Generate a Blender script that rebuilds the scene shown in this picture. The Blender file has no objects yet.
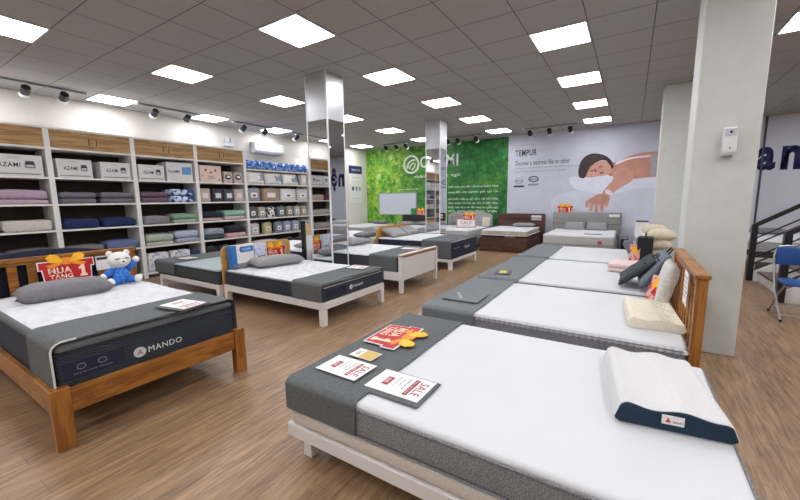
import bpy, bmesh, math, random
from mathutils import Vector, Matrix, noise
random.seed(7)
SC = bpy.context.scene
COL = SC.collection
H = 1.5            # camera height
CEIL = 3.45
PI = math.pi

# ------------------------------------------------------------------ materials
def lin(c):
    if isinstance(c, str):
        c = [int(c[i:i+2], 16) / 255 for i in (0, 2, 4)]
    return tuple((v / 12.92 if v <= .04045 else ((v + .055) / 1.055) ** 2.4) for v in c) + (1,)
MATS = {}
def nn(t, kind, **kw):
    n = t.nodes.new(kind)
    for k, v in kw.items():
        if k in n.inputs.keys(): n.inputs[k].default_value = v
        else: setattr(n, k, v)
    return n
def base(name, col, rough=.6, metal=0., spec=None):
    m = bpy.data.materials.new(name); m.use_nodes = True
    t = m.node_tree; b = t.nodes['Principled BSDF']
    b.inputs['Base Color'].default_value = lin(col); b.inputs['Roughness'].default_value = rough
    b.inputs['Metallic'].default_value = metal
    if spec is not None: b.inputs['Specular IOR Level'].default_value = spec
    MATS[name] = m
    return m, t, b
def mat(name, col, rough=.6, metal=0., scale=30, var=.06, bump=.1, stretch=(1, 1, 1), kind='noise', dist=.004, spec=None):
    """procedural material: noise-varied colour + bump"""
    if name in MATS: return MATS[name]
    m, t, b = base(name, col, rough, metal, spec)
    tc = nn(t, 'ShaderNodeTexCoord'); mp = nn(t, 'ShaderNodeMapping'); mp.inputs['Scale'].default_value = stretch
    t.links.new(tc.outputs['Object'], mp.inputs['Vector'])
    if kind == 'noise':
        n = nn(t, 'ShaderNodeTexNoise', Scale=scale, Detail=5.); fac = n.outputs['Fac']
    elif kind == 'voronoi':
        n = nn(t, 'ShaderNodeTexVoronoi', Scale=scale); fac = n.outputs['Distance']
    elif kind == 'wave':
        n = nn(t, 'ShaderNodeTexWave', Scale=scale, Distortion=2.5, Detail=1.); n.bands_direction = 'Z'; n.inputs['Detail Scale'].default_value = .6; fac = n.outputs['Fac']
    t.links.new(mp.outputs[0], n.inputs['Vector'])
    c = lin(col)[:3]
    r = nn(t, 'ShaderNodeValToRGB')
    r.color_ramp.elements[0].position = .25; r.color_ramp.elements[1].position = .75
    r.color_ramp.elements[0].color = tuple(max(0, v * (1 - var * 2)) for v in c) + (1,)
    r.color_ramp.elements[1].color = tuple(min(1, v * (1 + var * 2)) for v in c) + (1,)
    t.links.new(fac, r.inputs[0]); t.links.new(r.outputs[0], b.inputs['Base Color'])
    if bump:
        bp = nn(t, 'ShaderNodeBump', Strength=bump, Distance=dist)
        t.links.new(fac, bp.inputs['Height']); t.links.new(bp.outputs[0], b.inputs['Normal'])
    return m
def pattern(name, c1, c2, scale=12, rough=.8, thr=.5, kind='checker', stretch=(1, 1, 1)):
    if name in MATS: return MATS[name]
    m, t, b = base(name, c1, rough)
    tc = nn(t, 'ShaderNodeTexCoord'); mp = nn(t, 'ShaderNodeMapping'); mp.inputs['Scale'].default_value = stretch
    t.links.new(tc.outputs['Object'], mp.inputs['Vector'])
    n = nn(t, 'ShaderNodeTexVoronoi' if kind == 'spots' else 'ShaderNodeTexNoise', Scale=scale)
    t.links.new(mp.outputs[0], n.inputs['Vector'])
    r = nn(t, 'ShaderNodeValToRGB'); e = r.color_ramp.elements
    e[0].position = thr - .03; e[1].position = thr + .03
    e[0].color = lin(c1); e[1].color = lin(c2)
    t.links.new(n.outputs['Distance' if kind == 'spots' else 'Fac'], r.inputs[0])
    t.links.new(r.outputs[0], b.inputs['Base Color'])
    return m
def wood(name, c1, c2, rough=.4, stretch=(1, 14, 14), scale=2.2, rings=6.):
    if name in MATS: return MATS[name]
    m, t, b = base(name, c1, rough)
    tc = nn(t, 'ShaderNodeTexCoord'); mp = nn(t, 'ShaderNodeMapping'); mp.inputs['Scale'].default_value = stretch
    t.links.new(tc.outputs['Object'], mp.inputs['Vector'])
    n = nn(t, 'ShaderNodeTexNoise', Scale=scale, Detail=6., Distortion=.6)
    t.links.new(mp.outputs[0], n.inputs['Vector'])
    mu = nn(t, 'ShaderNodeMath', operation='MULTIPLY'); mu.inputs[1].default_value = rings
    fr = nn(t, 'ShaderNodeMath', operation='PINGPONG'); fr.inputs[1].default_value = 1.
    t.links.new(n.outputs['Fac'], mu.inputs[0]); t.links.new(mu.outputs[0], fr.inputs[0])
    r = nn(t, 'ShaderNodeValToRGB'); e = r.color_ramp.elements
    e[0].color = lin(c1); e[1].color = lin(c2); e[0].position = .1; e[1].position = .8
    t.links.new(fr.outputs[0], r.inputs[0]); t.links.new(r.outputs[0], b.inputs['Base Color'])
    bp = nn(t, 'ShaderNodeBump', Strength=.08, Distance=.002)
    t.links.new(fr.outputs[0], bp.inputs['Height']); t.links.new(bp.outputs[0], b.inputs['Normal'])
    return m
def emit(name, col, s):
    m = bpy.data.materials.new(name); m.use_nodes = True; t = m.node_tree
    b = t.nodes['Principled BSDF']; b.inputs['Emission Color'].default_value = lin(col)
    b.inputs['Emission Strength'].default_value = s; b.inputs['Base Color'].default_value = lin('f5f5f5')
    MATS[name] = m; return m

M_WALL = mat('wall_paint', 'dad5cd', .7, scale=40, var=.012, bump=.04)
M_PILLAR = mat('pillar_paint', 'c9cdc8', .62, scale=9, var=.02, bump=.05)
M_WHITE = mat('white_lacquer', 'dedddb', .42, scale=20, var=.015, bump=.02)
M_WHITEBED = mat('white_painted_wood', 'dcdad6', .45, scale=8, var=.02, bump=.03, stretch=(1, 6, 6))
M_SHELFEDGE = mat('shelf_laminate', 'e0dedb', .45, scale=20, var=.02, bump=.02)
M_DARKBACK = mat('shelf_back', '3a2f2b', .8, scale=10, var=.1, bump=.05)
M_OAKDOOR = wood('oak_laminate', '8e6a3a', 'b08a54', .45, stretch=(8, 1.2, 14), scale=1.6, rings=5)
M_ORANGEWOOD = wood('honey_ash', '7c4c1c', 'a06a2c', .33, stretch=(1.6, 1.2, 10), scale=2., rings=7)
M_ORANGEPOST = wood('honey_ash_post', '804f1e', 'a0682c', .33, stretch=(16, 16, 1.2), scale=2., rings=5)
M_OAK = wood('oak_panel', 'b98a4c', 'cda264', .45, stretch=(6, 1, 10), scale=2., rings=4)
M_WALNUT = wood('walnut', '4a2d22', '63402f', .45, stretch=(1.2, 6, 12), scale=1.6, rings=4)
M_BLACK = mat('black_metal', '15151a', .4, scale=30, var=.03, bump=.03)
M_BLACKFAB = mat('black_fabric', '1a1b1f', .85, scale=60, var=.1, bump=.2)
M_DKBROWN = mat('dark_brown_panel', '2b2222', .5, scale=20, var=.06, bump=.03)
M_CHROME = mat('steel_tube', 'a7a9ac', .3, .9, scale=30, var=.02, bump=.01)
M_WHITEFAB = mat('white_knit', 'd2d4d7', .85, scale=45, var=.012, bump=.12, dist=.003)
M_QUILT = mat('white_quilt', 'cdcfd2', .85, scale=11, var=.02, bump=1., kind='voronoi', dist=.03)
M_COVER = mat('smooth_white_cover', 'cdd0d2', .6, scale=3, var=.012, bump=.12, dist=.01)
M_RUNNER = mat('charcoal_runner', '5b5f60', .9, scale=60, var=.12, bump=.25, dist=.003)
M_RUNNER2 = mat('grey_runner', '6e7478', .9, scale=60, var=.1, bump=.25, dist=.003)
M_SIDEGREY = mat('grey_weave', '7d7d81', .9, scale=160, var=.16, bump=.4, kind='voronoi', dist=.003)
M_SIDELIGHT = mat('pale_grey_quilt', 'b4b4b6', .85, scale=40, var=.04, bump=.4, kind='voronoi', dist=.004)
M_NAVYSIDE = mat('navy_quilt', '2b323e', .8, scale=12, var=.14, bump=.8, kind='wave', stretch=(1, 1, 1.6), dist=.006)
M_NAVY = mat('navy_fabric', '1b2038', .8, scale=50, var=.08, bump=.15)
M_DKGREYSIDE = mat('dark_grey_quilt', '3f4246', .85, scale=18, var=.12, bump=.6, kind='wave', stretch=(1, 1, 1.6), dist=.006)
M_PIPE = mat('pale_piping', 'd3d2cd', .7, scale=50, var=.02, bump=.05)
M_PIPEBLK = mat('dark_piping', '16181d', .7, scale=50, var=.02, bump=.05)
M_BEIGE = mat('beige_base_fabric', 'c5beb5', .85, scale=60, var=.06, bump=.2)
M_GREYPIL = mat('grey_pillow_fabric', '77777a', .9, scale=60, var=.08, bump=.3, dist=.003)
M_LTGREYPIL = mat('light_grey_pillow', '8f8f8f', .9, scale=60, var=.06, bump=.3, dist=.003)
M_CREAM = mat('cream_latex', 'ddd6c2', .8, scale=80, var=.02, bump=.3, kind='voronoi', dist=.004)
M_KNIT = mat('white_jacquard', 'cfd0cf', .85, scale=110, var=.02, bump=.35, kind='voronoi', dist=.004)
M_PILNAVY = mat('deep_teal_navy', '122c40', .85, scale=70, var=.05, bump=.15)
M_RED = mat('sign_red', 'b70d18', .5, scale=20, var=.02, bump=0)
M_DKRED = mat('dark_red_ink', '9e1f33', .6, scale=20, var=.02, bump=0)
M_YEL = mat('bow_yellow', 'f4b51e', .5, scale=14, var=.08, bump=0)
M_ORG = mat('bow_orange', 'ea8a1a', .5, scale=14, var=.05, bump=0)
M_PEACH = mat('letter_peach', 'ffd9c0', .5, scale=20, var=.02, bump=0)
M_PAPER = mat('paper_white', 'e4e2e0', .6, scale=30, var=.02, bump=.02)
M_CARD = mat('box_card', 'cfcfce', .6, scale=20, var=.02, bump=.02)
M_INK = mat('ink_dark', '34363a', .6, scale=20, var=.02, bump=0)
M_INKGREY = mat('ink_grey', '85878c', .6, scale=20, var=.02, bump=0)
M_WHITELET = mat('white_lettering', 'dde5dd', .5, scale=20, var=.01, bump=0)
M_NAVYLET = mat('navy_lettering', '23265c', .5, scale=20, var=.02, bump=0)
M_BLUE = mat('bright_blue_cloth', '2d6fc4', .85, scale=60, var=.15, bump=.3)
M_BLUECARD = mat('blue_card', '2273b8', .5, scale=20, var=.03, bump=0)
M_PLUSH = mat('white_plush', 'e5e3df', .95, scale=90, var=.05, bump=.6)
M_GOLD = mat('gold_print', 'c9a84e', .4, scale=30, var=.1, bump=0)
M_GREEN = mat('green_card', '2d8a4a', .6, scale=30, var=.08, bump=0)
M_LAV = mat('lavender_print', 'bcbfcc', .6, scale=2.5, var=.03, bump=0)
M_PANELWALL = mat('pale_panel_print', 'd5d8e4', .6, scale=2.5, var=.012, bump=0)
M_SKIN = mat('printed_skin', 'b98674', .6, scale=4, var=.08, bump=0)
M_SKIN2 = mat('printed_skin_light', 'c08f7e', .6, scale=4, var=.06, bump=0)
M_HAIR = mat('printed_hair', '34282a', .6, scale=20, var=.3, bump=0, stretch=(1, 1, 5))
M_PRPIL = mat('printed_white', 'd3d6e2', .6, scale=4, var=.03, bump=0)
M_PRGREY = mat('printed_grey_top', 'a09ca4', .6, scale=14, var=.05, bump=0)
M_GREYBED = mat('grey_leatherette', '8b8b88', .5, scale=25, var=.04, bump=.1)
M_TUFT = mat('tufted_fabric', '9b9a98', .85, scale=50, var=.06, bump=.2)
M_CHAIRBLUE = mat('blue_vinyl', '1f4b8f', .4, scale=25, var=.05, bump=.08)
M_TREAD = wood('brown_tread', '5c4a42', '6e5a50', .4)
M_PLASTIC = mat('white_plastic', 'dcdde0', .35, scale=15, var=.01, bump=.01)
M_GREYPL = mat('grey_plastic', '8c9096', .4, scale=15, var=.02, bump=.01)
M_PINK = mat('blush_towel', 'd9c3bd', .9, scale=60, var=.05, bump=.3)
M_PANEL = emit('light_panel', 'fbfaff', 19.5)
def fab(hexcol, name=None):
    return mat('fabric_' + hexcol, hexcol, .9, scale=45, var=.09, bump=.3, dist=.004)

def mirror_mat():
    m, t, b = base('mirror_glass', 'dfe3e6', .02, 1.)
    return m
M_MIRROR = mirror_mat()
M_SATIN = mat('satin_cladding', 'bcbfc2', .35, .6, scale=4, var=.02, bump=0)
M_TRIMW = mat('column_corner_trim', 'dfe1e2', .4, scale=20, var=.01, bump=0)

def floor_mat():
    m, t, b = base('laminate_floor', '8f7560', .36)
    tc = nn(t, 'ShaderNodeTexCoord'); mp = nn(t, 'ShaderNodeMapping'); mp.inputs['Rotation'].default_value = (0, 0, PI / 2)
    t.links.new(tc.outputs['Object'], mp.inputs['Vector'])
    br = nn(t, 'ShaderNodeTexBrick', Scale=1.)
    br.inputs['Color1'].default_value = lin('9c8063'); br.inputs['Color2'].default_value = lin('8c7156')
    br.inputs['Mortar'].default_value = lin('6a5442'); br.inputs['Mortar Size'].default_value = .0012
    br.inputs['Brick Width'].default_value = 1.22; br.inputs['Row Height'].default_value = .19
    br.offset = .37
    t.links.new(mp.outputs[0], br.inputs['Vector'])
    mp2 = nn(t, 'ShaderNodeMapping'); mp2.inputs['Scale'].default_value = (15, 1.3, 1)
    t.links.new(tc.outputs['Object'], mp2.inputs['Vector'])
    n = nn(t, 'ShaderNodeTexNoise', Scale=2.4, Detail=8., Roughness=.65, Distortion=.5)
    t.links.new(mp2.outputs[0], n.inputs['Vector'])
    r = nn(t, 'ShaderNodeValToRGB'); e = r.color_ramp.elements
    e[0].position = .3; e[1].position = .7; e[0].color = (.42, .4, .37, 1); e[1].color = (1.4, 1.38, 1.34, 1)
    t.links.new(n.outputs['Fac'], r.inputs[0])
    mx = nn(t, 'ShaderNodeMix', data_type='RGBA', blend_type='MULTIPLY'); mx.inputs[0].default_value = 1
    t.links.new(br.outputs['Color'], mx.inputs[6]); t.links.new(r.outputs[0], mx.inputs[7])
    t.links.new(mx.outputs[2], b.inputs['Base Color'])
    bp = nn(t, 'ShaderNodeBump', Strength=.1, Distance=.002)
    t.links.new(n.outputs['Fac'], bp.inputs['Height']); t.links.new(bp.outputs[0], b.inputs['Normal'])
    return m
S = .6371; GX = -5.8498 * S; GY = 4.5328 * S
def ceil_mat():
    m, t, b = base('ceiling_tiles', '8d8a88', .8)
    tc = nn(t, 'ShaderNodeTexCoord'); sp = nn(t, 'ShaderNodeSeparateXYZ')
    t.links.new(tc.outputs['Object'], sp.inputs[0])
    def grid(out, off):
        a = nn(t, 'ShaderNodeMath', operation='SUBTRACT'); a.inputs[1].default_value = off
        d = nn(t, 'ShaderNodeMath', operation='DIVIDE'); d.inputs[1].default_value = S
        ad = nn(t, 'ShaderNodeMath', operation='ADD'); ad.inputs[1].default_value = .5
        f = nn(t, 'ShaderNodeMath', operation='FRACT'); s = nn(t, 'ShaderNodeMath', operation='SUBTRACT'); s.inputs[1].default_value = .5
        ab = nn(t, 'ShaderNodeMath', operation='ABSOLUTE'); lt = nn(t, 'ShaderNodeMath', operation='LESS_THAN'); lt.inputs[1].default_value = .009
        t.links.new(out, a.inputs[0])
        for p, q in ((a, d), (d, ad), (ad, f), (f, s), (s, ab), (ab, lt)): t.links.new(p.outputs[0], q.inputs[0])
        return lt
    gx, gy = grid(sp.outputs[0], GX), grid(sp.outputs[1], GY)
    mxx = nn(t, 'ShaderNodeMath', operation='MAXIMUM'); t.links.new(gx.outputs[0], mxx.inputs[0]); t.links.new(gy.outputs[0], mxx.inputs[1])
    n = nn(t, 'ShaderNodeTexNoise', Scale=60., Detail=3.); t.links.new(tc.outputs['Object'], n.inputs['Vector'])
    r = nn(t, 'ShaderNodeValToRGB'); e = r.color_ramp.elements; e[0].position = .3; e[1].position = .7
    e[0].color = lin('a09d9a'); e[1].color = lin('b0adaa'); t.links.new(n.outputs['Fac'], r.inputs[0])
    mx = nn(t, 'ShaderNodeMix', data_type='RGBA'); mx.inputs[7].default_value = lin('5e5c5a')
    t.links.new(mxx.outputs[0], mx.inputs[0]); t.links.new(r.outputs[0], mx.inputs[6]); t.links.new(mx.outputs[2], b.inputs['Base Color'])
    bp = nn(t, 'ShaderNodeBump', Strength=.3, Distance=.003); t.links.new(n.outputs['Fac'], bp.inputs['Height']); t.links.new(bp.outputs[0], b.inputs['Normal'])
    return m
def green_mat():
    m, t, b = base('foliage_print', '2c7a2a', .6)
    tc = nn(t, 'ShaderNodeTexCoord'); sp = nn(t, 'ShaderNodeSeparateXYZ'); t.links.new(tc.outputs['Object'], sp.inputs[0])
    n = nn(t, 'ShaderNodeTexNoise', Scale=3.2, Detail=12., Roughness=.85, Distortion=.3); t.links.new(tc.outputs['Object'], n.inputs['Vector'])
    n2 = nn(t, 'ShaderNodeTexNoise', Scale=.8, Detail=2.); t.links.new(tc.outputs['Object'], n2.inputs['Vector'])
    def ramp(stops):
        r = nn(t, 'ShaderNodeValToRGB'); e = r.color_ramp.elements
        while len(e) < len(stops): e.new(.5)
        for q, (p, c) in zip(e, stops): q.position = p; q.color = lin(c)
        t.links.new(n.outputs['Fac'], r.inputs[0]); return r
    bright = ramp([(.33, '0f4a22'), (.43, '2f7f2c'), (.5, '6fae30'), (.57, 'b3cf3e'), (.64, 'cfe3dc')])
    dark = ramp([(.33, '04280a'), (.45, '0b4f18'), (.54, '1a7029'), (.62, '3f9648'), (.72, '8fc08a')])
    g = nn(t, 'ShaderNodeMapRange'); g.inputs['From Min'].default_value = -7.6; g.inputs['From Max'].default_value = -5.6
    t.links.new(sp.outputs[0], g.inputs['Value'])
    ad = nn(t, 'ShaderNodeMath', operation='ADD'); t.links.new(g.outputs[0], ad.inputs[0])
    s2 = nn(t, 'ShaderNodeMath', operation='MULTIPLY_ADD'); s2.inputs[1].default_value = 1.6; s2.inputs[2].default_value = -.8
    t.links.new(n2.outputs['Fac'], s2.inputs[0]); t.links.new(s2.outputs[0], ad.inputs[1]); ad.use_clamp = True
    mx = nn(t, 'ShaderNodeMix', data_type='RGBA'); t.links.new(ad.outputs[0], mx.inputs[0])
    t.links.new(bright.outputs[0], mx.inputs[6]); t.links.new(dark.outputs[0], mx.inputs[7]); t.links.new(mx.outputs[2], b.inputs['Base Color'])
    return m

# ------------------------------------------------------------------ mesh helpers
class MB:
    def __init__(s): s.v = []; s.f = []; s.m = []
    def add(s, vs, fs, mi=0):
        o = len(s.v); s.v += [tuple(v) for v in vs]; s.f += [tuple(i + o for i in f) for f in fs]; s.m += [mi] * len(fs); return s
    def box(s, x0, x1, y0, y1, z0, z1, mi=0):
        vs = [(x, y, z) for z in (z0, z1) for y in (y0, y1) for x in (x0, x1)]
        return s.add(vs, [(0, 2, 3, 1), (4, 5, 7, 6), (0, 1, 5, 4), (2, 6, 7, 3), (0, 4, 6, 2), (1, 3, 7, 5)], mi)
    def tube(s, pts, r, n=10, mi=0, closed=False):
        pts = [Vector(p) for p in pts]; rings = []; up = None
        for i, p in enumerate(pts):
            a = pts[i - 1] if i else (pts[-1] if closed else p); b = pts[(i + 1) % len(pts)] if (i < len(pts) - 1 or closed) else p
            d = (b - a).normalized()
            if up is None:
                up = Vector((0, 0, 1)) if abs(d.z) < .9 else Vector((1, 0, 0))
            side = d.cross(up).normalized(); up = side.cross(d).normalized()
            rr = r[i] if isinstance(r, (list, tuple)) else r
            rings.append([p + (side * math.cos(2 * PI * k / n) + up * math.sin(2 * PI * k / n)) * rr for k in range(n)])
        vs = [v for q in rings for v in q]; fs = []
        m = len(rings)
        for i in range(m if closed else m - 1):
            j = (i + 1) % m
            for k in range(n): fs.append((i * n + k, i * n + (k + 1) % n, j * n + (k + 1) % n, j * n + k))
        if not closed: fs += [tuple(range(n - 1, -1, -1)), tuple((m - 1) * n + k for k in range(n))]
        return s.add(vs, fs, mi)
    def prism(s, poly, a0, a1, axis='x', mi=0):
        """poly in the two other axes, in order (y,z) (x,z) (x,y)"""
        def P(p, a): return {'x': (a, p[0], p[1]), 'y': (p[0], a, p[1]), 'z': (p[0], p[1], a)}[axis]
        n = len(poly); vs = [P(p, a0) for p in poly] + [P(p, a1) for p in poly]
        fs = [tuple(range(n)), tuple(range(2 * n - 1, n - 1, -1))] + [(i, i + n, (i + 1) % n + n, (i + 1) % n) for i in range(n)]
        return s.add(vs, fs, mi)
    def ball(s, c, r, mi=0, nu=16, nv=10):
        rx, ry, rz = r if isinstance(r, (tuple, list)) else (r, r, r)
        vs = [(c[0], c[1], c[2] - rz)]; fs = []
        for i in range(1, nv):
            ph = PI * i / nv - PI / 2
            for k in range(nu):
                th = 2 * PI * k / nu; vs.append((c[0] + rx * math.cos(ph) * math.cos(th), c[1] + ry * math.cos(ph) * math.sin(th), c[2] + rz * math.sin(ph)))
        vs.append((c[0], c[1], c[2] + rz)); top = len(vs) - 1
        for k in range(nu):
            fs.append((0, 1 + (k + 1) % nu, 1 + k))
            for i in range(nv - 2): fs.append((1 + i * nu + k, 1 + i * nu + (k + 1) % nu, 1 + (i + 1) * nu + (k + 1) % nu, 1 + (i + 1) * nu + k))
            fs.append((1 + (nv - 2) * nu + k, 1 + (nv - 2) * nu + (k + 1) % nu, top))
        return s.add(vs, fs, mi)
    def cone(s, p0, p1, r0, r1, n=16, mi=0):
        return s.tube([p0, p1], [r0, r1], n, mi)
    def build(s, name, mats, parent=None, smooth=False, bevel=0, seg=3, sub=0, loc=None, M=None):
        me = bpy.data.meshes.new(name); me.from_pydata(s.v, [], s.f)
        mats = mats if isinstance(mats, (list, tuple)) else [mats]
        for m in mats: me.materials.append(m)
        for p, i in zip(me.polygons, s.m): p.material_index = i
        bm = bmesh.new(); bm.from_mesh(me)
        bmesh.ops.recalc_face_normals(bm, faces=bm.faces)
        if bevel:
            ed = [e for e in bm.edges if len(e.link_faces) == 2 and e.calc_face_angle(0) > .6]
            bmesh.ops.bevel(bm, geom=ed, offset=bevel, segments=seg, profile=.5, affect='EDGES', clamp_overlap=True)
        if sub: bmesh.ops.subdivide_edges(bm, edges=bm.edges, cuts=sub, use_grid_fill=True)
        if M is not None: bmesh.ops.transform(bm, matrix=M, verts=bm.verts)
        bm.to_mesh(me); bm.free()
        if smooth or bevel:
            for p in me.polygons: p.use_smooth = True
            if not (smooth == 'all'):
                try: me.set_sharp_from_angle(angle=math.radians(32))
                except Exception: pass
        o = bpy.data.objects.new(name, me); COL.objects.link(o)
        if parent: o.parent = parent
        if loc: o.location = loc
        return o
def wrinkle(o, amp, sc=6, seed=0, axis=None):
    for v in o.data.vertices:
        p = v.co * sc + Vector((seed * 3.1, seed * 1.7, seed))
        d = noise.noise(p)
        if axis == 'z': v.co.z += d * amp
        else: v.co += v.normal * (d * amp)
    o.data.update()
def tag(o, label=None, cat=None, group=None, kind=None):
    if label: o['label'] = label
    if cat: o['category'] = cat
    if group: o['group'] = group
    if kind: o['kind'] = kind
    return o
def thing(name, label, cat, loc=(0, 0, 0), rz=0, group=None, M=None):
    o = bpy.data.objects.new(name, None); COL.objects.link(o); o.empty_display_size = .1
    if M is not None: o.matrix_world = M
    else: o.location = loc; o.rotation_euler = (0, 0, rz)
    return tag(o, label, cat, group)
def kids(o): return [c for c in list(bpy.data.objects) if c.parent == o]
def dup(root, loc=None, rz=None, label=None, group=None, M=None, mats=None):
    ks = kids(root)
    r = root.copy(); COL.objects.link(r)
    if M is not None: r.matrix_world = M
    else:
        if loc is not None: r.location = loc
        if rz is not None: r.rotation_euler = (0, 0, rz)
    if label: r['label'] = label
    if group: r['group'] = group
    for ch in ks:
        c = ch.copy(); COL.objects.link(c); c.parent = r
        for g in kids(ch):
            d = g.copy(); COL.objects.link(d); d.parent = c
        if mats and ch.name.split('.')[0] in mats:
            for i, mm in enumerate([mats[ch.name.split('.')[0]]]):
                c.material_slots[i].link = 'OBJECT'; c.material_slots[i].material = mm
    if mats and 'self' in mats and r.type == 'MESH':
        r.material_slots[0].link = 'OBJECT'; r.material_slots[0].material = mats['self']
    return r
def struct(name, mb, m, **kw):
    o = mb.build(name, m, **kw); o['kind'] = 'structure'; return o
def frame(o, xd, yd):
    xd, yd = Vector(xd).normalized(), Vector(yd).normalized(); zd = xd.cross(yd).normalized()
    M = Matrix.Identity(4)
    for i in range(3): M[i][0], M[i][1], M[i][2], M[i][3] = xd[i], yd[i], zd[i], o[i]
    return M
def text(name, body, w, h, m, M, parent=None, fat=0, ext=.0008, align='c'):
    """lettering as a mesh, scaled to w x h in the xy plane of frame M, centred on its origin"""
    cu = bpy.data.curves.new(name, 'FONT'); cu.body = body; cu.size = 1; cu.offset = fat; cu.resolution_u = 3; cu.space_line = .95; cu.space_character = 1.1
    o = bpy.data.objects.new(name, cu); COL.objects.link(o)
    dg = bpy.context.evaluated_depsgraph_get(); me = bpy.data.meshes.new_from_object(o.evaluated_get(dg))
    bpy.data.objects.remove(o); bpy.data.curves.remove(cu)
    xs = [v.co.x for v in me.vertices]; ys = [v.co.y for v in me.vertices]
    x0, x1, y0, y1 = min(xs), max(xs), min(ys), max(ys)
    bm = bmesh.new(); bm.from_mesh(me)
    sx = w / (x1 - x0); sy = h / (y1 - y0)
    for v in bm.verts:
        v.co = Vector(((v.co.x - (x0 + x1) / 2) * sx, (v.co.y - (y0 + y1) / 2) * sy, v.co.z))
    ret = bmesh.ops.extrude_face_region(bm, geom=bm.faces[:])
    for e in ret['geom']:
        if isinstance(e, bmesh.types.BMVert): e.co.z += ext
    bmesh.ops.recalc_face_normals(bm, faces=bm.faces)
    bmesh.ops.transform(bm, matrix=M, verts=bm.verts)
    bm.to_mesh(me); bm.free(); me.name = name; me.materials.clear(); me.materials.append(m)
    o = bpy.data.objects.new(name, me); COL.objects.link(o)
    if parent: o.parent = parent
    return o
FX = lambda o: frame(o, (0, 1, 0), (0, 0, 1))      # faces +x, reads along +y
FY = lambda o: frame(o, (1, 0, 0), (0, 0, 1))      # faces -y, reads along +x

# ------------------------------------------------------------------ camera (calibrated on the ceiling grid)
fpx, yaw, pitch, roll = 362.2, -.565708, -.1393994, -.0129422
cy, sy, cp, sp_ = math.cos(yaw), math.sin(yaw), math.cos(pitch), math.sin(pitch)
fwd = Vector((sy * cp, cy * cp, sp_)); rt = Vector((cy, -sy, 0)); up = rt.cross(fwd)
r2 = rt * math.cos(roll) + up * math.sin(roll); u2 = -rt * math.sin(roll) + up * math.cos(roll)
cam = bpy.data.cameras.new('camera'); cam.sensor_width = 36; cam.lens = 36 * fpx / 800; cam.clip_start = .02
co = bpy.data.objects.new('camera', cam); COL.objects.link(co)
Mc = Matrix.Identity(4)
for i in range(3): Mc[i][0], Mc[i][1], Mc[i][2] = r2[i], u2[i], -fwd[i]
Mc[2][3] = H
co.matrix_world = Mc; SC.camera = co
def wallpt(px, py, Y):
    """the point of the wall plane y=Y that the photograph shows at px, py"""
    d = r2 * ((px - 400) / fpx) - u2 * ((py - 250) / fpx) + fwd
    d = d * (Y / d.y); return (d.x, d.z + H)

# ------------------------------------------------------------------ the room
XL, XR, YB, YS = -9.15, 6.6, 11.95, -3.3
YR = 12.95   # the wall steps back beyond the pillar
XJ = 1.62
struct('floor', MB().box(XL - .1, XR + .1, YS - .1, YR + .1, -.1, 0), floor_mat())
struct('ceiling', MB().box(XL - .1, XR + .1, YS - .1, YR + .1, CEIL, CEIL + .1), ceil_mat())
struct('wall_left', MB().box(XL - .1, XL, YS - .1, YB + .1, 0, CEIL), M_WALL)
struct('wall_right', MB().box(XR, XR + .1, YS - .1, YR + .1, 0, CEIL), M_WALL)
struct('wall_back', MB().box(XL, XJ, YB, YB + .1, 0, CEIL).box(XJ - .1, XJ, YB + .1, YR, 0, CEIL).box(XJ, XR, YR, YR + .1, 0, CEIL), M_WALL)
struct('wall_front', MB().box(XL, XR, YS - .1, YS, 0, CEIL), M_WALL)
struct('trim_1', MB().box(2.735, 2.775, YR - .03, YR - .011, 0, CEIL), mat('seam_dark', '4b4d58', .6, scale=20, var=.03, bump=0))
for nm, b in (('baseboard_left', (XL, XL + .015, YS, YB, 0, .09)), ('baseboard_back', (2.78, XR, YR - .03, YR - .011, 0, .09))):
    struct(nm, MB().box(*b), M_WHITE)
# painted pillars
struct('trim_2', MB().box(.45, .905, 4.375, 4.84, 0, CEIL), M_PILLAR, bevel=.006, seg=1)
struct('trim_3', MB().box(.385, .86, 8.3, 8.8, 0, CEIL), M_PILLAR, bevel=.006, seg=1)
def mirror_column(x0, x1, y0, y1, label):
    t = thing('mirrored_column', label, 'column', ((x0 + x1) / 2, (y0 + y1) / 2, 0), 0, 'mirror clad columns')
    a, b = (x1 - x0) / 2, (y1 - y0) / 2; zb = 2.75
    MB().box(-a, a, -b, b, 0, zb).build('mirror_cladding', M_MIRROR, t)
    MB().box(-a, a, -b, b, zb, CEIL).build('metal_cladding', M_SATIN, t)
    w = .017
    for sx in (-1, 1):
        for sy_ in (-1, 1):
            MB().box(*sorted((sx * a - sx * w, sx * (a + .004))), *sorted((sy_ * b - sy_ * w, sy_ * (b + .004))), 0, CEIL).build('corner_trim', M_TRIMW, t)
    return t
mirror_column(-4.5, -4.05, 4.33, 4.72, 'mirror clad column rising behind the white slatless bed with oak headboard')
mirror_column(-4.53, -4.12, 8.42, 8.8, 'mirror clad column standing farther back before the green wall')

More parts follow.
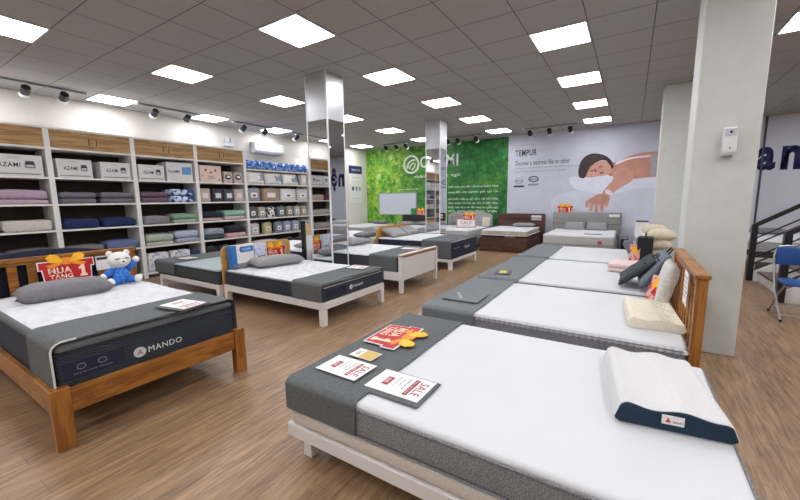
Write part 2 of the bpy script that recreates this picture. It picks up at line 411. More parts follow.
# ------------------------------------------------------------------ ceiling lights
l0 = None
lx = [GX + (k + .5) * S for k in (-8, -4, 0, 4, 8, 12)]; ly = [GY + (k + .5) * S for k in (-9, -6, -3, 0, 3, 6, 9, 12)]
for i, x in enumerate(lx):
    for j, y in enumerate(ly):
        if y > YB - .35 or y < YS + .3: continue
        if i == 4 and j == 5: continue
        if i == 4: y += 1.07
        if y > YB - .3: continue
        lab = 'square white LED panel flush in the grey tile ceiling'
        if l0 is None:
            l0 = thing('ceiling_light', lab, 'light', (x, y, CEIL), 0, 'LED panels in the ceiling grid')
            a = S / 2 - .02
            MB().box(-a, a, -a, a, -.012, -.002).build('diffuser', M_PANEL, l0)
            fr = MB(); c = S / 2 - .004
            for (p, q, r_, s_) in ((-c, c, -c, -a), (-c, c, a, c), (-c, -a, -a, a), (a, c, -a, a)): fr.box(p, q, r_, s_, -.014, -.001)
            fr.build('frame', M_PLASTIC, l0)
        else: dup(l0, (x, y, CEIL), label=lab)

# track spotlights
def track(x0, y0, x1, y1, label):
    d = Vector((x1 - x0, y1 - y0, 0)); L = d.length
    t = thing('ceiling_track', label, 'light track', (x0, y0, CEIL), math.atan2(d.y, d.x), 'spotlight tracks')
    MB().box(0, L, -.018, .018, -.035, 0).build('rail', M_GREYPL, t)
    MB().box(-.02, .06, -.022, .022, -.04, -.002).build('end_cap', M_PLASTIC, t)
track(-8.33, -.2, -8.33, 2.75, 'ceiling track carrying spotlights over the cut-off shelf bay')
track(-8.33, 3.5, -8.33, 4.75, 'ceiling track over the middle shelf bays')
track(-8.33, 5.6, -8.33, 7.85, 'ceiling track beside the air conditioner')
track(-7.7, 11.0, -6.5, 11.0, 'ceiling track above the whiteboard')
track(-5.3, 11.0, -4.0, 11.0, 'ceiling track above the tufted headboard')
track(-2.75, 11.0, -1.35, 11.0, 'ceiling track above the sleeping woman poster')
sp0 = None
def spot(x, y, rz, label):
    global sp0
    if sp0 is None:
        sp0 = thing('spotlight', label, 'spotlight', (x, y, CEIL - .035), rz, 'track spotlights')
        MB().box(-.04, .04, -.018, .018, -.03, 0).build('adapter', M_PLASTIC, sp0)
        MB().tube([(0, 0, -.03), (0, 0, -.08)], .010).build('stem', M_PLASTIC, sp0)
        MB().cone((.075, 0, -.075), (-.03, 0, -.14), .058, .064, 20).build('head', M_BLACK, sp0, smooth=True)
        MB().cone((-.03, 0, -.14), (-.075, 0, -.168), .064, .067, 20).build('rim', M_PLASTIC, sp0, smooth=True)
    else: dup(sp0, (x, y, CEIL - .035), rz, label)
for y, w in ((1.96, 'first of the pair over the cut-off bay'), (2.43, 'second of the pair over the cut-off bay'), (3.84, 'over the second door bay'), (4.49, 'over the box with a blue pillow'),
             (5.86, 'over the emergency lamp'), (6.5, 'over the air conditioner'), (7.58, 'beside the mirrored column top'), (.9, 'over the bay seen in the mirror')):
    spot(-8.33, y, 0, 'black and white track spotlight ' + w)
for x, w in ((-7.5, 'at the wall corner end above the whiteboard'), (-7.07, 'in the middle above the whiteboard'), (-6.68, 'above the whiteboard, next to the round leaf logo'), (-5.1, 'just past the farther mirrored column'),
             (-4.75, 'in the middle above the tufted headboard'), (-4.15, 'above the end of the green wall text'), (-2.55, 'above the dark poster lettering'), (-2.03, 'in the middle above the pale poster'), (-1.5, 'above the sleeping woman')):
    spot(x, 11.0, -PI / 2, 'black and white track spotlight ' + w)

# ------------------------------------------------------------------ wall graphics
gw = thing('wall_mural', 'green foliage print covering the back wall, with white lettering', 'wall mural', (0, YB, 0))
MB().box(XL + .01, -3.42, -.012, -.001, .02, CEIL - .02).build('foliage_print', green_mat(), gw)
def onwall(px, py, Y=YB): return wallpt(px, py, Y - .02)
def wt(name, body, px0, py0, px1, py1, m, par, fat=0, h=None):
    """lettering between two photographed points on the back wall"""
    a, b = onwall(px0, py0), onwall(px1, py1)
    w = b[0] - a[0]; hh = h
    return text(name, body, w, hh, m, FY(((a[0] + b[0]) / 2, -.0135, (a[1] + b[1]) / 2)), par, fat)
ring = MB(); cx, cz = onwall(411.2, 164.5)
def ringpts(r, n=40): return [(cx + r * math.cos(2 * PI * k / n), -.014, cz + r * math.sin(2 * PI * k / n)) for k in range(n)]
ring.tube(ringpts(.31), .035, 8, closed=True)
ring.tube([(cx - .16, -.014, cz - .14), (cx - .13, -.014, cz + .05), (cx + .02, -.014, cz + .15), (cx + .17, -.014, cz + .16)], .03, 8)
ring.tube([(cx - .08, -.014, cz - .16), (cx - .02, -.014, cz - .02), (cx + .12, -.014, cz + .06)], .025, 8)
ring.tube([(cx + .0, -.014, cz - .2), (cx + .14, -.014, cz - .1), (cx + .18, -.014, cz + .02)], .022, 8)
rg = ring.build('leaf_logo', M_WHITELET, gw, smooth=True)
for v in rg.data.vertices: v.co.y = -.014 + (v.co.y + .014) * .05
wt('brand_lettering', 'OZAMI', 420, 163.5, 458.2, 158.6, M_WHITELET, gw, .02, .42)
wt('tagline_lettering', 'chăm sóc giấc ngủ', 414, 177, 460, 174, M_WHITELET, gw, .01, .17)
for i, (x0, x1, s) in enumerate(((448, 498, 'thấu hiểu nhu cầu của từng khách hàng'), (448, 498, 'mang đến trải nghiệm giấc ngủ tốt'), (448, 498, 'sản phẩm chăn ga gối nệm, vật liệu nhập'),
                               (448, 498, 'thân thiện với làn da, êm ái bền đẹp'), (448, 498, 'được lựa chọn kỹ để nâng niu giấc ngủ'), (448, 497, 'cho mọi gia đình Việt'))):
    y = (187, 192.5, 199.5, 203.8, 208, 212)[i]
    wt('paragraph_lettering', s, x0, y, x1, y - 1.6, M_WHITELET, gw, .012, .1)
wt('small_lettering', 'Nâng niu giấc ngủ Việt', 398, 189.5, 418, 188.6, M_WHITELET, gw, .012, .07)
wbd = thing('whiteboard', 'blank whiteboard fixed on the green foliage wall', 'whiteboard', (0, YB, 0))
MB().box(-8.5, -6.83, -.035, -.018, .92, 1.72).build('board', mat('whiteboard_face', 'c9ced8', .35, scale=10, var=.01, bump=0), wbd)
f_ = MB()
for b in ((-8.54, -6.79, .89, .92), (-8.54, -6.79, 1.72, 1.75), (-8.54, -8.5, .92, 1.72), (-6.83, -6.79, .92, 1.72)): f_.box(b[0], b[1], -.04, -.016, b[2], b[3])
f_.build('frame', M_GREYPL, wbd)

pw = thing('wall_poster', 'pale lavender wall poster of a woman sleeping face down on a pillow', 'poster', (0, YB, 0))
MB().box(-3.405, 1.6, -.012, -.001, .02, CEIL - .02).build('poster_sheet', M_LAV, pw)
def zpoly(name, pts, m, lay, par=pw, ox=510, oy=110, s=4.544):
    q = [onwall(ox + x / s, oy + y / s) for x, y in pts]
    # smooth the outline
    for _ in range(2):
        n = len(q); q = [p for i in range(n) for p in ((q[i][0] * .75 + q[(i + 1) % n][0] * .25, q[i][1] * .75 + q[(i + 1) % n][1] * .25), (q[i][0] * .25 + q[(i + 1) % n][0] * .75, q[i][1] * .25 + q[(i + 1) % n][1] * .75))]
    return MB().prism(q, -.0125 - lay * .0007, -.0005, 'y').build(name, m, par)
zpoly('printed_mattress', [(190, 500), (180, 400), (300, 360), (560, 340), (760, 330), (780, 520), (500, 540)], mat('printed_sheet', 'c6c9d6', .6, scale=3, var=.03, bump=0), 0)
zpoly('printed_pillow', [(262, 305), (320, 298), (460, 292), (560, 300), (690, 288), (770, 286), (770, 350), (560, 352), (480, 386), (330, 372), (280, 350)], M_PRPIL, 1)
M_SKD = mat('printed_skin_shade', 'a8705a', .6, scale=8, var=.06, bump=0)
zpoly('printed_neck', [(440, 236), (470, 238), (500, 240), (505, 275), (480, 300), (440, 300)], M_SKD, 1.6)
zpoly('printed_back', [(462, 262), (492, 238), (530, 212), (590, 194), (650, 188), (790, 184), (790, 296), (640, 304), (560, 314), (520, 306), (470, 306), (462, 285)], M_SKIN, 2)
zpoly('printed_top', [(636, 208), (690, 190), (790, 184), (790, 292), (700, 296), (632, 300), (640, 250)], M_PRGREY, 3)
zpoly('printed_strap', [(474, 244), (540, 214), (645, 204), (645, 211), (545, 221), (478, 251)], mat('printed_strap', 'e6dfe0', .6, var=.01, bump=0), 3)
zpoly('printed_face', [(334, 300), (340, 276), (362, 250), (392, 236), (425, 230), (452, 236), (466, 256), (464, 280), (450, 294), (428, 297), (416, 302), (398, 300), (380, 306), (352, 308)], M_SKIN2, 3)
zpoly('printed_hair', [(312, 306), (309, 275), (318, 240), (334, 216), (362, 199), (392, 196), (428, 204), (454, 220), (468, 242), (462, 250), (444, 232), (420, 226), (398, 234), (378, 246), (362, 264), (350, 286), (344, 306), (328, 312)], M_HAIR, 4)
zpoly('printed_hair', [(444, 226), (466, 240), (472, 262), (462, 270), (456, 250), (440, 236)], M_HAIR, 4)
zpoly('printed_arm', [(474, 276), (500, 262), (535, 264), (558, 282), (564, 306), (550, 328), (512, 346), (478, 370), (452, 392), (444, 404), (414, 390), (424, 366), (452, 336), (470, 318), (466, 296)], M_SKIN2, 4)
zpoly('printed_hand', [(418, 380), (446, 392), (456, 404), (446, 420), (430, 432), (404, 430), (376, 426), (356, 420), (352, 408), (372, 398), (392, 384)], M_SKIN, 5)
for x, y, x2, y2 in ((352, 410, 350, 442), (372, 418, 368, 458), (394, 422, 392, 464), (416, 424, 418, 462)):
    zpoly('printed_finger', [(x - 9, y), (x + 11, y), (x2 + 9, y2 - 14), (x2 + 6, y2), (x2 - 3, y2 + 2), (x2 - 9, y2 - 10)], M_SKIN2, 4.6)
zpoly('printed_thumb', [(440, 404), (452, 412), (446, 432), (436, 444), (430, 436), (436, 420)], M_SKIN2, 6)
zpoly('printed_sleeve', [(436, 356), (470, 374), (462, 392), (428, 376)], mat('printed_cuff', 'd8d3d8', .6, var=.01, bump=0), 6)
for pts in ([(360, 278), (370, 272), (384, 274), (374, 281)], [(352, 264), (362, 252), (378, 250), (366, 258)], [(384, 262), (396, 280), (386, 284), (382, 276)], [(402, 286), (416, 280), (430, 284), (416, 291)], [(398, 262), (410, 254), (424, 256), (410, 262)]):
    zpoly('printed_feature', pts, mat('printed_dark_skin', '7a4a40', .6, var=.03, bump=0), 4.6)
wt('brand_lettering', 'TEMPUR', 515.3, 154.4, 536.8, 151.2, M_INK, pw, .015, .19)
MB().tube([(-3.2 + .62 * k / 20, -.013, 3.1 + .03 * abs(math.sin(k * .9))) for k in range(21)], .006, 6).build('sleeper_emblem', M_INKGREY, pw)
wt('slogan_lettering', 'Discover a mattress like no other', 515.5, 163.6, 570, 160.2, M_INK, pw, .008, .14)
wt('caption_lettering', 'Authentic material features provides better pressure', 515.5, 168.9, 579, 165.2, M_INKGREY, pw, .004, .085)
wt('caption_lettering', 'relief for personalised comfort and support', 515.5, 172.3, 566, 169.3, M_INKGREY, pw, .004, .085)
for k, (x, y) in enumerate(((519, 181), (533.5, 179))):
    q = onwall(x, y); n = 24
    MB().tube([(q[0] + (.12 + .02 * k) * math.cos(2 * PI * i / n), -.013, q[1] + .08 * math.sin(2 * PI * i / n)) for i in range(n)], .01 + .006 * k, 6, closed=True).build('award_emblem', M_INKGREY if k == 0 else M_INK, pw)
    text('award_lettering', 'NASA' if k else 'SPACE', .22, .06, M_INK, FY((q[0], -.0135, q[1])), pw, .01)
    MB().box(q[0] - .16, q[0] + .16, -.0135, -.001, q[1] - .2, q[1] - .14).build('award_bar', M_INK if k == 0 else M_INKGREY, pw)

rw = thing('wall_banner', 'pale banner with large navy store lettering beyond the stair railing', 'banner', (0, YR, 0))
MB().box(1.68, XR - .4, -.01, -.001, .1, CEIL - .05).build('banner_sheet', M_PANELWALL, rw)
for ch, x0, x1, z0, z1 in (('v', 1.66, 1.98, 2.07, 2.56), ('u', 2.03, 2.36, 2.07, 2.56), ('a', 2.44, 2.77, 2.06, 2.6), ('n', 2.86, 3.19, 2.06, 2.6), ('ệ', 3.25, 3.62, 1.88, 2.86), ('m', 3.72, 4.3, 2.06, 2.58)):
    KQ = 12.94 / 11.93; text('letter', ch, KQ * (x1 - x0), KQ * (z1 - z0), M_NAVYLET, FY((KQ * (x0 + x1) / 2, -.0115, 1.5 + KQ * ((z0 + z1) / 2 - 1.5))), rw, .04, .004)

nb = thing('information_board', 'narrow white information board with navy heading on the side wall', 'notice board', (XL, 11.25, 0))
MB().box(.001, .015, -.42, .38, 1.38, 2.8).build('board', M_PAPER, nb)
MB().box(.015, .017, -.42, .38, 2.5, 2.8).build('heading_band', M_NAVYLET, nb)
text('heading_lettering', 'THÔNG TIN', .5, .09, M_WHITELET, FX((.0175, 0, 2.65)), nb, .01)
for z, s in ((2.36, 'chính sách bảo hành'), (2.2, 'đổi trả dễ dàng'), (1.55, 'giao hàng miễn phí')):
    text('caption_lettering', s, .5, .05, M_INKGREY, FX((.0155, 0, z)), nb)
for y in (-.2, .02, .22):
    MB().prism([(y + .06 * math.cos(k * PI / 6), 1.93 + .09 * math.sin(k * PI / 6)) for k in range(12)], .015, .0165, 'x').build('pictogram', M_INK if y == -.2 else M_INKGREY, nb)

# air conditioner, emergency lamp, dispenser
ac = thing('air_conditioner', 'white wall mounted air conditioner above the doorless shelf bay', 'air conditioner', (XL, 7.12, 3.0))
MB().prism([(0, -.15), (.17, -.15), (.22, -.09), (.22, .12), (.19, .15), (0, .15)], -.5, .5, 'y').build('casing', M_PLASTIC, ac, bevel=.012)
MB().box(.05, .19, -.42, .42, -.162, -.149).build('louver', M_GREYPL, ac)
MB().box(.218, .226, -.42, -.38, .05, .09).build('indicator', M_BLUECARD, ac)
el = thing('emergency_light', 'small white twin emergency lamp on the wall above the shelves', 'lamp', (XL, 5.95, 3.05))
MB().box(0, .07, -.14, .14, -.11, -.0).build('battery_box', M_PLASTIC, el, bevel=.008)
for s_ in (-1, 1): MB().cone((.03, s_ * .08, .06), (.11, s_ * .08, .05), .05, .06).build('lamp_head', M_PLASTIC, el, smooth=True)
MB().box(.02, .05, -.09, .09, -.005, .04).build('bracket', M_PLASTIC, el)
dp = thing('soap_dispenser', 'white plastic dispenser fixed on the grey-green painted pillar', 'dispenser', (.695, 4.375, 1.845)); dp.scale = (.85, 1, 1)
MB().prism([(0, 0), (-.075, .0), (-.095, .03), (-.09, .16), (-.075, .24), (0, .245)], -.055, .055, 'x').build('casing', M_PLASTIC, dp, bevel=.008)
MB().box(-.045, .045, -.1, -.088, .165, .225).build('upper_cover', mat('dispenser_window', 'c7c9da', .2, var=.01, bump=0), dp, bevel=.003, seg=1)
MB().ball((0, -.098, .195), (.013, .005, .013)).build('sensor', M_BLACK, dp)
MB().ball((.002, -.092, .06), (.008, .004, .008)).build('lock', M_BLACK, dp)
MB().box(-.03, .03, -.06, -.02, -.025, .005).build('nozzle', M_GREYPL, dp)

# ------------------------------------------------------------------ shelving
XS = -8.05; XBK = -8.6
LV = [2.395, 1.918, 1.48, 1.045, .615, .085]
BAYS = [('mirror', -.33, .865, True), ('A', .865, 2.06, True), ('B', 2.06, 3.265, True), ('C', 3.265, 4.45, True), ('D', 4.45, 5.64, True), ('E', 5.64, 7.76, False)]
BN = {'mirror': 'bay before the cut-off one', 'A': 'cut-off bay at the picture edge', 'B': 'second door bay', 'C': 'third door bay', 'D': 'fourth door bay', 'E': 'doorless bay'}
LAB = {'mirror': 'white shelving bay with oak doors, seen only in the near column mirror', 'A': 'white shelving bay with oak doors cut off by the picture edge',
       'B': 'white shelving bay holding two grey boxes and navy bedding', 'C': 'white shelving bay holding the box printed with a blue pillow',
       'D': 'white shelving bay holding the box printed with a bear face', 'E': 'wide doorless white shelving bay under the air conditioner'}
for n, y0, y1, doors in BAYS:
    t = thing('shelving_unit', LAB[n], 'shelves', (0, y0, 0), 0, 'wall shelving bays'); W = y1 - y0
    pw_ = .036; top = 2.735
    for s0, s1 in ((0.0005, pw_), (W - pw_, W - .0005)): MB().box(XBK, XS, s0, s1, 0, top).build('side_panel', M_SHELFEDGE, t)
    MB().box(XBK, XBK + .015, pw_, W - pw_, .06, top if doors else 2.38).build('back_panel', M_DARKBACK, t)
    levels = ([top - .015] if doors else []) + LV
    if not doors: levels[0] = 2.28
    for z in levels: MB().box(XBK + .015, XS - .004, pw_, W - pw_, z - .015, z + .015).build('shelf', M_SHELFEDGE, t)
    for z in levels[1 if doors else 0:]:
        for q in (.28, .72): MB().box(XS - .012, XS - .001, W * q - .03, W * q + .03, z - .014, z + .014).build('price_tag', MATS['price_tag_paper'] if 'price_tag_paper' in MATS else mat('price_tag_paper', 'e3ddb8', .6, var=.02, bump=0), t)
    MB().box(XS - .05, XS - .03, pw_, W - pw_, 0.001, .07).build('plinth', M_DARKBACK, t)
    if doors:
        for k, (a, b) in enumerate(((pw_ + .002, W / 2 - .002), (W / 2 + .002, W - pw_ - .002))):
            d = MB().box(XS - .022, XS - .004, a, b, 2.412, 2.703).build('door', M_OAKDOOR, t)
            yh = b - .05 if k == 0 else a + .05
            MB().tube([(XS - .004, yh, 2.5), (XS + .014, yh, 2.505), (XS + .018, yh, 2.55), (XS + .014, yh, 2.595), (XS - .004, yh, 2.6)], .006, 8).build('handle', M_DKBROWN, d, smooth=True)

def soft(w, d, h, r, seed, amp=.006):
    """a soft folded block, front at x=0 going back to -d, centred on y"""
    mb = MB().box(-d, 0, -w / 2, w / 2, 0, h)
    return mb
def folded(n, y0, y1, z, h, col, label, group=None, name='folded_blanket', cat='folded bedding', m=None, d=.42, sink=.02, seed=None):
    seed = seed or random.random() * 50
    o = MB().box(-d / 2, d / 2, -(y1 - y0) / 2, (y1 - y0) / 2, 0, h).build(name, m or fab(col), None, bevel=min(h * .42, .05), seg=4)
    bm = bmesh.new(); bm.from_mesh(o.data); bmesh.ops.subdivide_edges(bm, edges=[e for e in bm.edges if e.calc_length() > .12], cuts=5, use_grid_fill=True); bm.to_mesh(o.data); bm.free()
    for p in o.data.polygons: p.use_smooth = True
    hh = h
    for v in o.data.vertices:
        q = v.co.copy()
        k = noise.noise(Vector((q.x * 5, q.y * 6, seed))) * .5 + noise.noise(Vector((q.x * 14, q.y * 11, seed + 9))) * .25
        if q.z > hh * .5: v.co.z += k * hh * .16 - hh * .08 * (abs(q.y) / ((y1 - y0) / 2)) ** 3
        v.co.x += noise.noise(Vector((seed, q.y * 7, q.z * 12))) * .012
    o.location = (XS - sink - d / 2, (y0 + y1) / 2, z)
    return tag(o, label, cat, group)
Z = [l + .0155 for l in LV]     # top faces of shelves:  0 doors, 1 boxes, 2,3,4, 5 bottom
def azbox(y0, y1, z, h, label, word='AZAMI', group=None, blue=False, d=.4):
    w = y1 - y0
    t = thing('bedding_box', label, 'box', (XS - .03, (y0 + y1) / 2, z), 0, group)
    MB().box(-d, 0, -w / 2, w / 2, 0, h).build('carton', M_CARD, t, bevel=.004, seg=1)
    if blue:
        text('brand_lettering', word, w * .42, h * .16, M_INK, FX((.001, -w * .22, h * .52)), t, .01)
        MB().box(-.001, .0015, w * .08, w * .44, h * .36, h * .78).build('printed_pillow', mat('printed_blue_pillow', '5f93c4', .6, scale=12, var=.15, bump=0), t, bevel=.0)
        text('caption_lettering', 'memory foam', w * .3, h * .05, M_INKGREY, FX((.001, -w * .25, h * .8)), t)
    else:
        text('brand_lettering', word, w * .4, h * .2, M_INK, FX((.001, -w * .12, h * .52)), t, .01)
        text('caption_lettering', 'premium', w * .2, h * .06, M_INK, FX((.001, -w * .02, h * .86)), t, .01)
        MB().box(-.001, .001, w * .16, w * .36, h * .38, h * .64).build('printed_bed', M_INKGREY, t)
        MB().box(-.001, .0015, w * .18, w * .34, h * .54, h * .72).build('printed_headboard', M_INK, t)
        MB().box(-.001, .002, w * .2, w * .32, h * .46, h * .54).build('printed_sheet', M_CARD, t)
        MB().box(-.001, .001, -w * .44, w * .44, h * .08, h * .14).build('printed_stripe', M_INKGREY, t)
    return t
# mirror bay and cut-off bay
azbox(-.2, .3, Z[1], .31, 'grey bedding box, the first one in the bay before the cut-off one')
azbox(.34, .8, Z[1], .31, 'grey bedding box, second one in the bay before the cut-off one')
folded('m', -.25, .25, Z[2], .2, '57303a', 'maroon folded blanket on the bay seen in the mirror')
folded('m', .3, .8, Z[2], .18, 'b3a294', 'tan folded blanket on the bay seen in the mirror')
folded('m', -.25, .78, Z[3], .16, 'a69d96', 'long grey-beige folded quilt on the bay seen in the mirror')
folded('m', -.25, .78, Z[4], .18, '9a8f8d', 'long mauve-grey folded quilt low on the bay seen in the mirror')
azbox(.93, 1.3, Z[1], .31, 'grey bedding box cut by the edge, beside another grey box on the first bay')
azbox(1.36, 1.98, Z[1], .33, 'grey bedding box printed AZAMI nearest the picture edge')
for k, (hh, c) in enumerate(((.1, 'c'), (.12, 'c'))):
    folded('A', .95, 1.33, Z[2] + .101 * k, .1, '2c4a78', 'blue folded sheet beside the lilac stack, ' + ('topmost' if k else 'lowest'), 'blue sheets by the lilac stack')
folded('A', 1.36, 2.0, Z[2], .075, 'b29aa8', 'lilac folded sheet, lower one on the cut-off bay')
folded('A', 1.35, 1.99, Z[2] + .078, .15, 'ab97a8', 'thick lilac folded quilt lying on the lilac sheet')
folded('A', .95, 1.4, Z[3], .17, 'c6c3ba', 'cream folded quilt at the picture edge, third shelf')
folded('A', 1.42, 2.0, Z[3], .18, 'c4c0b7', 'cream patterned folded quilt beside the first upright')
folded('A', .95, 1.4, Z[4], .14, '55514f', 'dark grey folded quilt at the picture edge, fourth shelf')
folded('A', 1.43, 1.99, Z[4], .15, '615c59', 'dark grey folded quilt beside the first upright, fourth shelf')
# B
azbox(2.15, 2.62, Z[1], .31, 'grey AZAMI bedding box on the second door bay, beside the first upright')
azbox(2.74, 3.2, Z[1], .3, 'grey AZAMI bedding box on the second door bay, beside the second upright')
for k, (a, b) in enumerate(((2.13, 2.63), (2.69, 3.21))):
    nm = ('nearer stack', 'farther stack')[k]
    folded('B', a, b, Z[2], .09, '68666d', 'grey folded sheet at the bottom of the %s, second door bay' % nm)
    folded('B', a, b, Z[2] + .093, .105, '6c6a76', 'grey folded sheet on top of the %s, second door bay' % nm)
    folded('B', a, b, Z[3], .17, '1b2a58', 'navy folded quilt, %s half of the navy row' % ('nearer' if k == 0 else 'farther'))
folded('B', 2.13, 2.66, Z[4], .13, '75716d', 'flat warm grey quilt beside the slate blue quilt')
folded('B', 2.7, 3.22, Z[4], .17, '5c6c90', 'slate blue folded quilt above the plush bear')
# C
azbox(3.34, 3.8, Z[1], .3, 'grey AZAMI bedding box beside the box with a blue pillow')
azbox(3.85, 4.37, Z[1], .385, 'tall white box printed with a light blue pillow', word='NAMI', blue=True)
for k in (0, 1):
    folded('C', 3.33, 3.83, Z[2] + k * .11, .105, '6b5563', 'plum folded sheet, %s of two beside the blue and white stack' % ('upper' if k else 'lower'))
    folded('C', 3.87, 4.39, Z[2] + k * .14, .135, '', 'blue and white patterned folded quilt, %s of two' % ('upper' if k else 'lower'), m=pattern('blue_white_print', '27467e', 'c3d2e6', 9, .85, .52))
folded('C', 3.34, 3.83, Z[3], .17, '838086', 'plain grey folded quilt beside the green one')
folded('C', 3.88, 4.38, Z[3], .07, '9fb39a', 'pale green folded sheet under the green quilt')
folded('C', 3.88, 4.38, Z[3] + .073, .12, '7f9d83', 'green folded quilt on a pale green sheet')
folded('C', 3.34, 3.85, Z[4], .07, 'bfc0b0', 'off-white folded sheet under the sage quilt')
folded('C', 3.34, 3.86, Z[4] + .073, .16, 'a3b0a0', 'sage green folded quilt on an off-white sheet')
folded('C', 3.9, 4.39, Z[4], .1, 'a3a6b8', 'lavender grey folded sheet under the pale blue quilt')
folded('C', 3.9, 4.39, Z[4] + .103, .15, 'a7b2c9', 'pale blue folded quilt on a lavender sheet')
# D
bearb = thing('gift_box', 'blush pink cardboard box printed with a smiling bear face', 'box', (XS - .03, 4.78, Z[1]))
MB().box(-.38, 0, -.25, .25, 0, .37).build('carton', mat('blush_card', 'd8bfae', .6, scale=14, var=.03, bump=0), bearb, bevel=.004, seg=1)
for y, z, ry, rz_ in ((-.11, .27, .025, .025), (.11, .27, .025, .025), (0, .22, .03, .02), (.19, .06, .02, .02), (-.19, .15, .012, .012)): MB().ball((.001, y, z), (.002, ry, rz_)).build('printed_spot', M_INK, bearb)
MB().tube([(.001, -.06 + .02 * k, .14 - .02 * math.sin(k * PI / 6)) for k in range(7)], .006, 6).build('printed_smile', M_INK, bearb)
MB().box(-.001, .002, -.08, .1, .085, .1).build('printed_caption', M_INKGREY, bearb)
for k, (a, b) in enumerate(((5.1, 5.32), (5.36, 5.58))):
    t = thing('small_box', 'small beige box with dark oval print, %s' % ('beside the bear face box' if k == 0 else 'beside the doorless bay upright'), 'box', (XS - .05, (a + b) / 2, Z[1]))
    MB().box(-.3, 0, -.11, .11, 0, .26).build('carton', mat('beige_card', 'b9aaa0', .6, scale=14, var=.03, bump=0), t, bevel=.004, seg=1)
    MB().ball((.001, 0, .14), (.003, .08, .06)).build('printed_oval', M_NAVY, t)
    MB().box(-.001, .005, -.035, .05, .12, .17).build('printed_highlight', M_PAPER, t)
PK = {}
def pack(y, z, w, h, m, label, group=None, d=.16, rz=0, tilt=0, cardm=None, dark=True, flap=True):
    t = thing('bedding_pack', label, 'packed bedding', (XS - .04 - d / 2, y, z), rz, group)
    b = MB().box(-d / 2, d / 2, -w / 2, w / 2, 0, h).build('bag', m, t, bevel=min(.035, w * .16), seg=3)
    MB().box(d / 2 - .001, d / 2 + .003, -w * .26, w * .26, h * .28, h * .66).build('label_card', cardm or M_PAPER, t)
    if dark: MB().ball((d / 2 + .003, 0, h * .44), (.002, w * .14, h * .07)).build('printed_mark', M_INK, t)
    if flap: MB().tube([(d / 2 - .01, -w * .18, h - .01), (d / 2 - .005, -w * .12, h + .02), (d / 2 - .005, w * .12, h + .02), (d / 2 - .01, w * .18, h - .01)], .006, 6).build('handle', M_GREYPL, t, smooth=True)
    return t
for y, c, cc, s in ((4.62, 'b5a596', 'd8d4d0', 'beige pack tied with white ribbon, beside the third upright'), (4.92, '3b3d45', 'c9ccd2', 'charcoal pack with white card, beside the beige one'),
                (5.2, '45464e', 'cfd0d4', 'charcoal pack with white card between two others'), (5.46, 'b9a9a0', 'd9d2cc', 'dusty beige pack beside the doorless bay upright')):
    pack(y, Z[2], .25, .3, fab(c), s + ', fourth door bay', cardm=mat('card_' + cc, cc, .6, var=.02, bump=0), dark=False, flap=False)
folded('D', 4.52, 4.98, Z[3], .07, 'b89f98', 'blush folded sheet under the dark navy quilt')
folded('D', 4.52, 4.99, Z[3] + .073, .14, '22253c', 'dark navy folded quilt on a blush sheet')
folded('D', 5.03, 5.58, Z[3], .09, 'bba8a0', 'blush folded sheet under the mint quilt')
folded('D', 5.03, 5.58, Z[3] + .093, .13, '8fb8a4', 'mint green folded quilt on a blush sheet')
folded('D', 4.53, 5.0, Z[4], .1, '31474b', 'dark teal folded sheet under the grey-blue quilt')
folded('D', 4.53, 5.0, Z[4] + .103, .15, '8d9ba4', 'grey-blue folded quilt on a dark teal sheet')
folded('D', 5.05, 5.58, Z[4], .12, 'c79ea0', 'pink patterned folded sheet under the black dotted quilt')
folded('D', 5.05, 5.58, Z[4] + .123, .17, '', 'black dotted folded quilt on a pink sheet', m=pattern('black_dots', '9a98a0', '1e1d25', 22, .85, .14, 'spots'))
# bottom row
for y, w, c, s in ((2.3, .4, '24262c', 'black storage bag on the floor shelf, nearer one behind the plush bear'), (2.75, .36, '2a2b30', 'black storage bag on the floor shelf, middle one behind the plush bear'),
               (3.08, .2, '3a3d45', 'narrow charcoal bag on the floor shelf by the second upright')):
    pack(y, Z[5], w, .4, fab(c), s, cardm=M_GREYPL, dark=False)
for y, s in ((3.54, 'nearer'), (3.98, 'farther')):
    pack(y, Z[5], .4, .38, pattern('white_lattice', 'd5d5da', '9fa4b4', 16, .85, .55), 'white patterned quilt bag on the floor shelf, %s of two' % s, cardm=mat('card_f', 'e6e6e8', .6, var=.01, bump=0), dark=False)
pack(4.3, Z[5], .2, .34, fab('2c3452'), 'navy bag with white label on the floor shelf', dark=False)
for y, s in ((4.65, 'beside the third upright'), (5.0, 'in the middle'), (5.38, 'beside the doorless bay')):
    pack(y, Z[5], .3, .36, fab('23262e' if s[0] == 'b' else '2b3350'), 'dark quilt bag low on the fourth door bay, ' + s, dark=False, cardm=M_GREYPL)
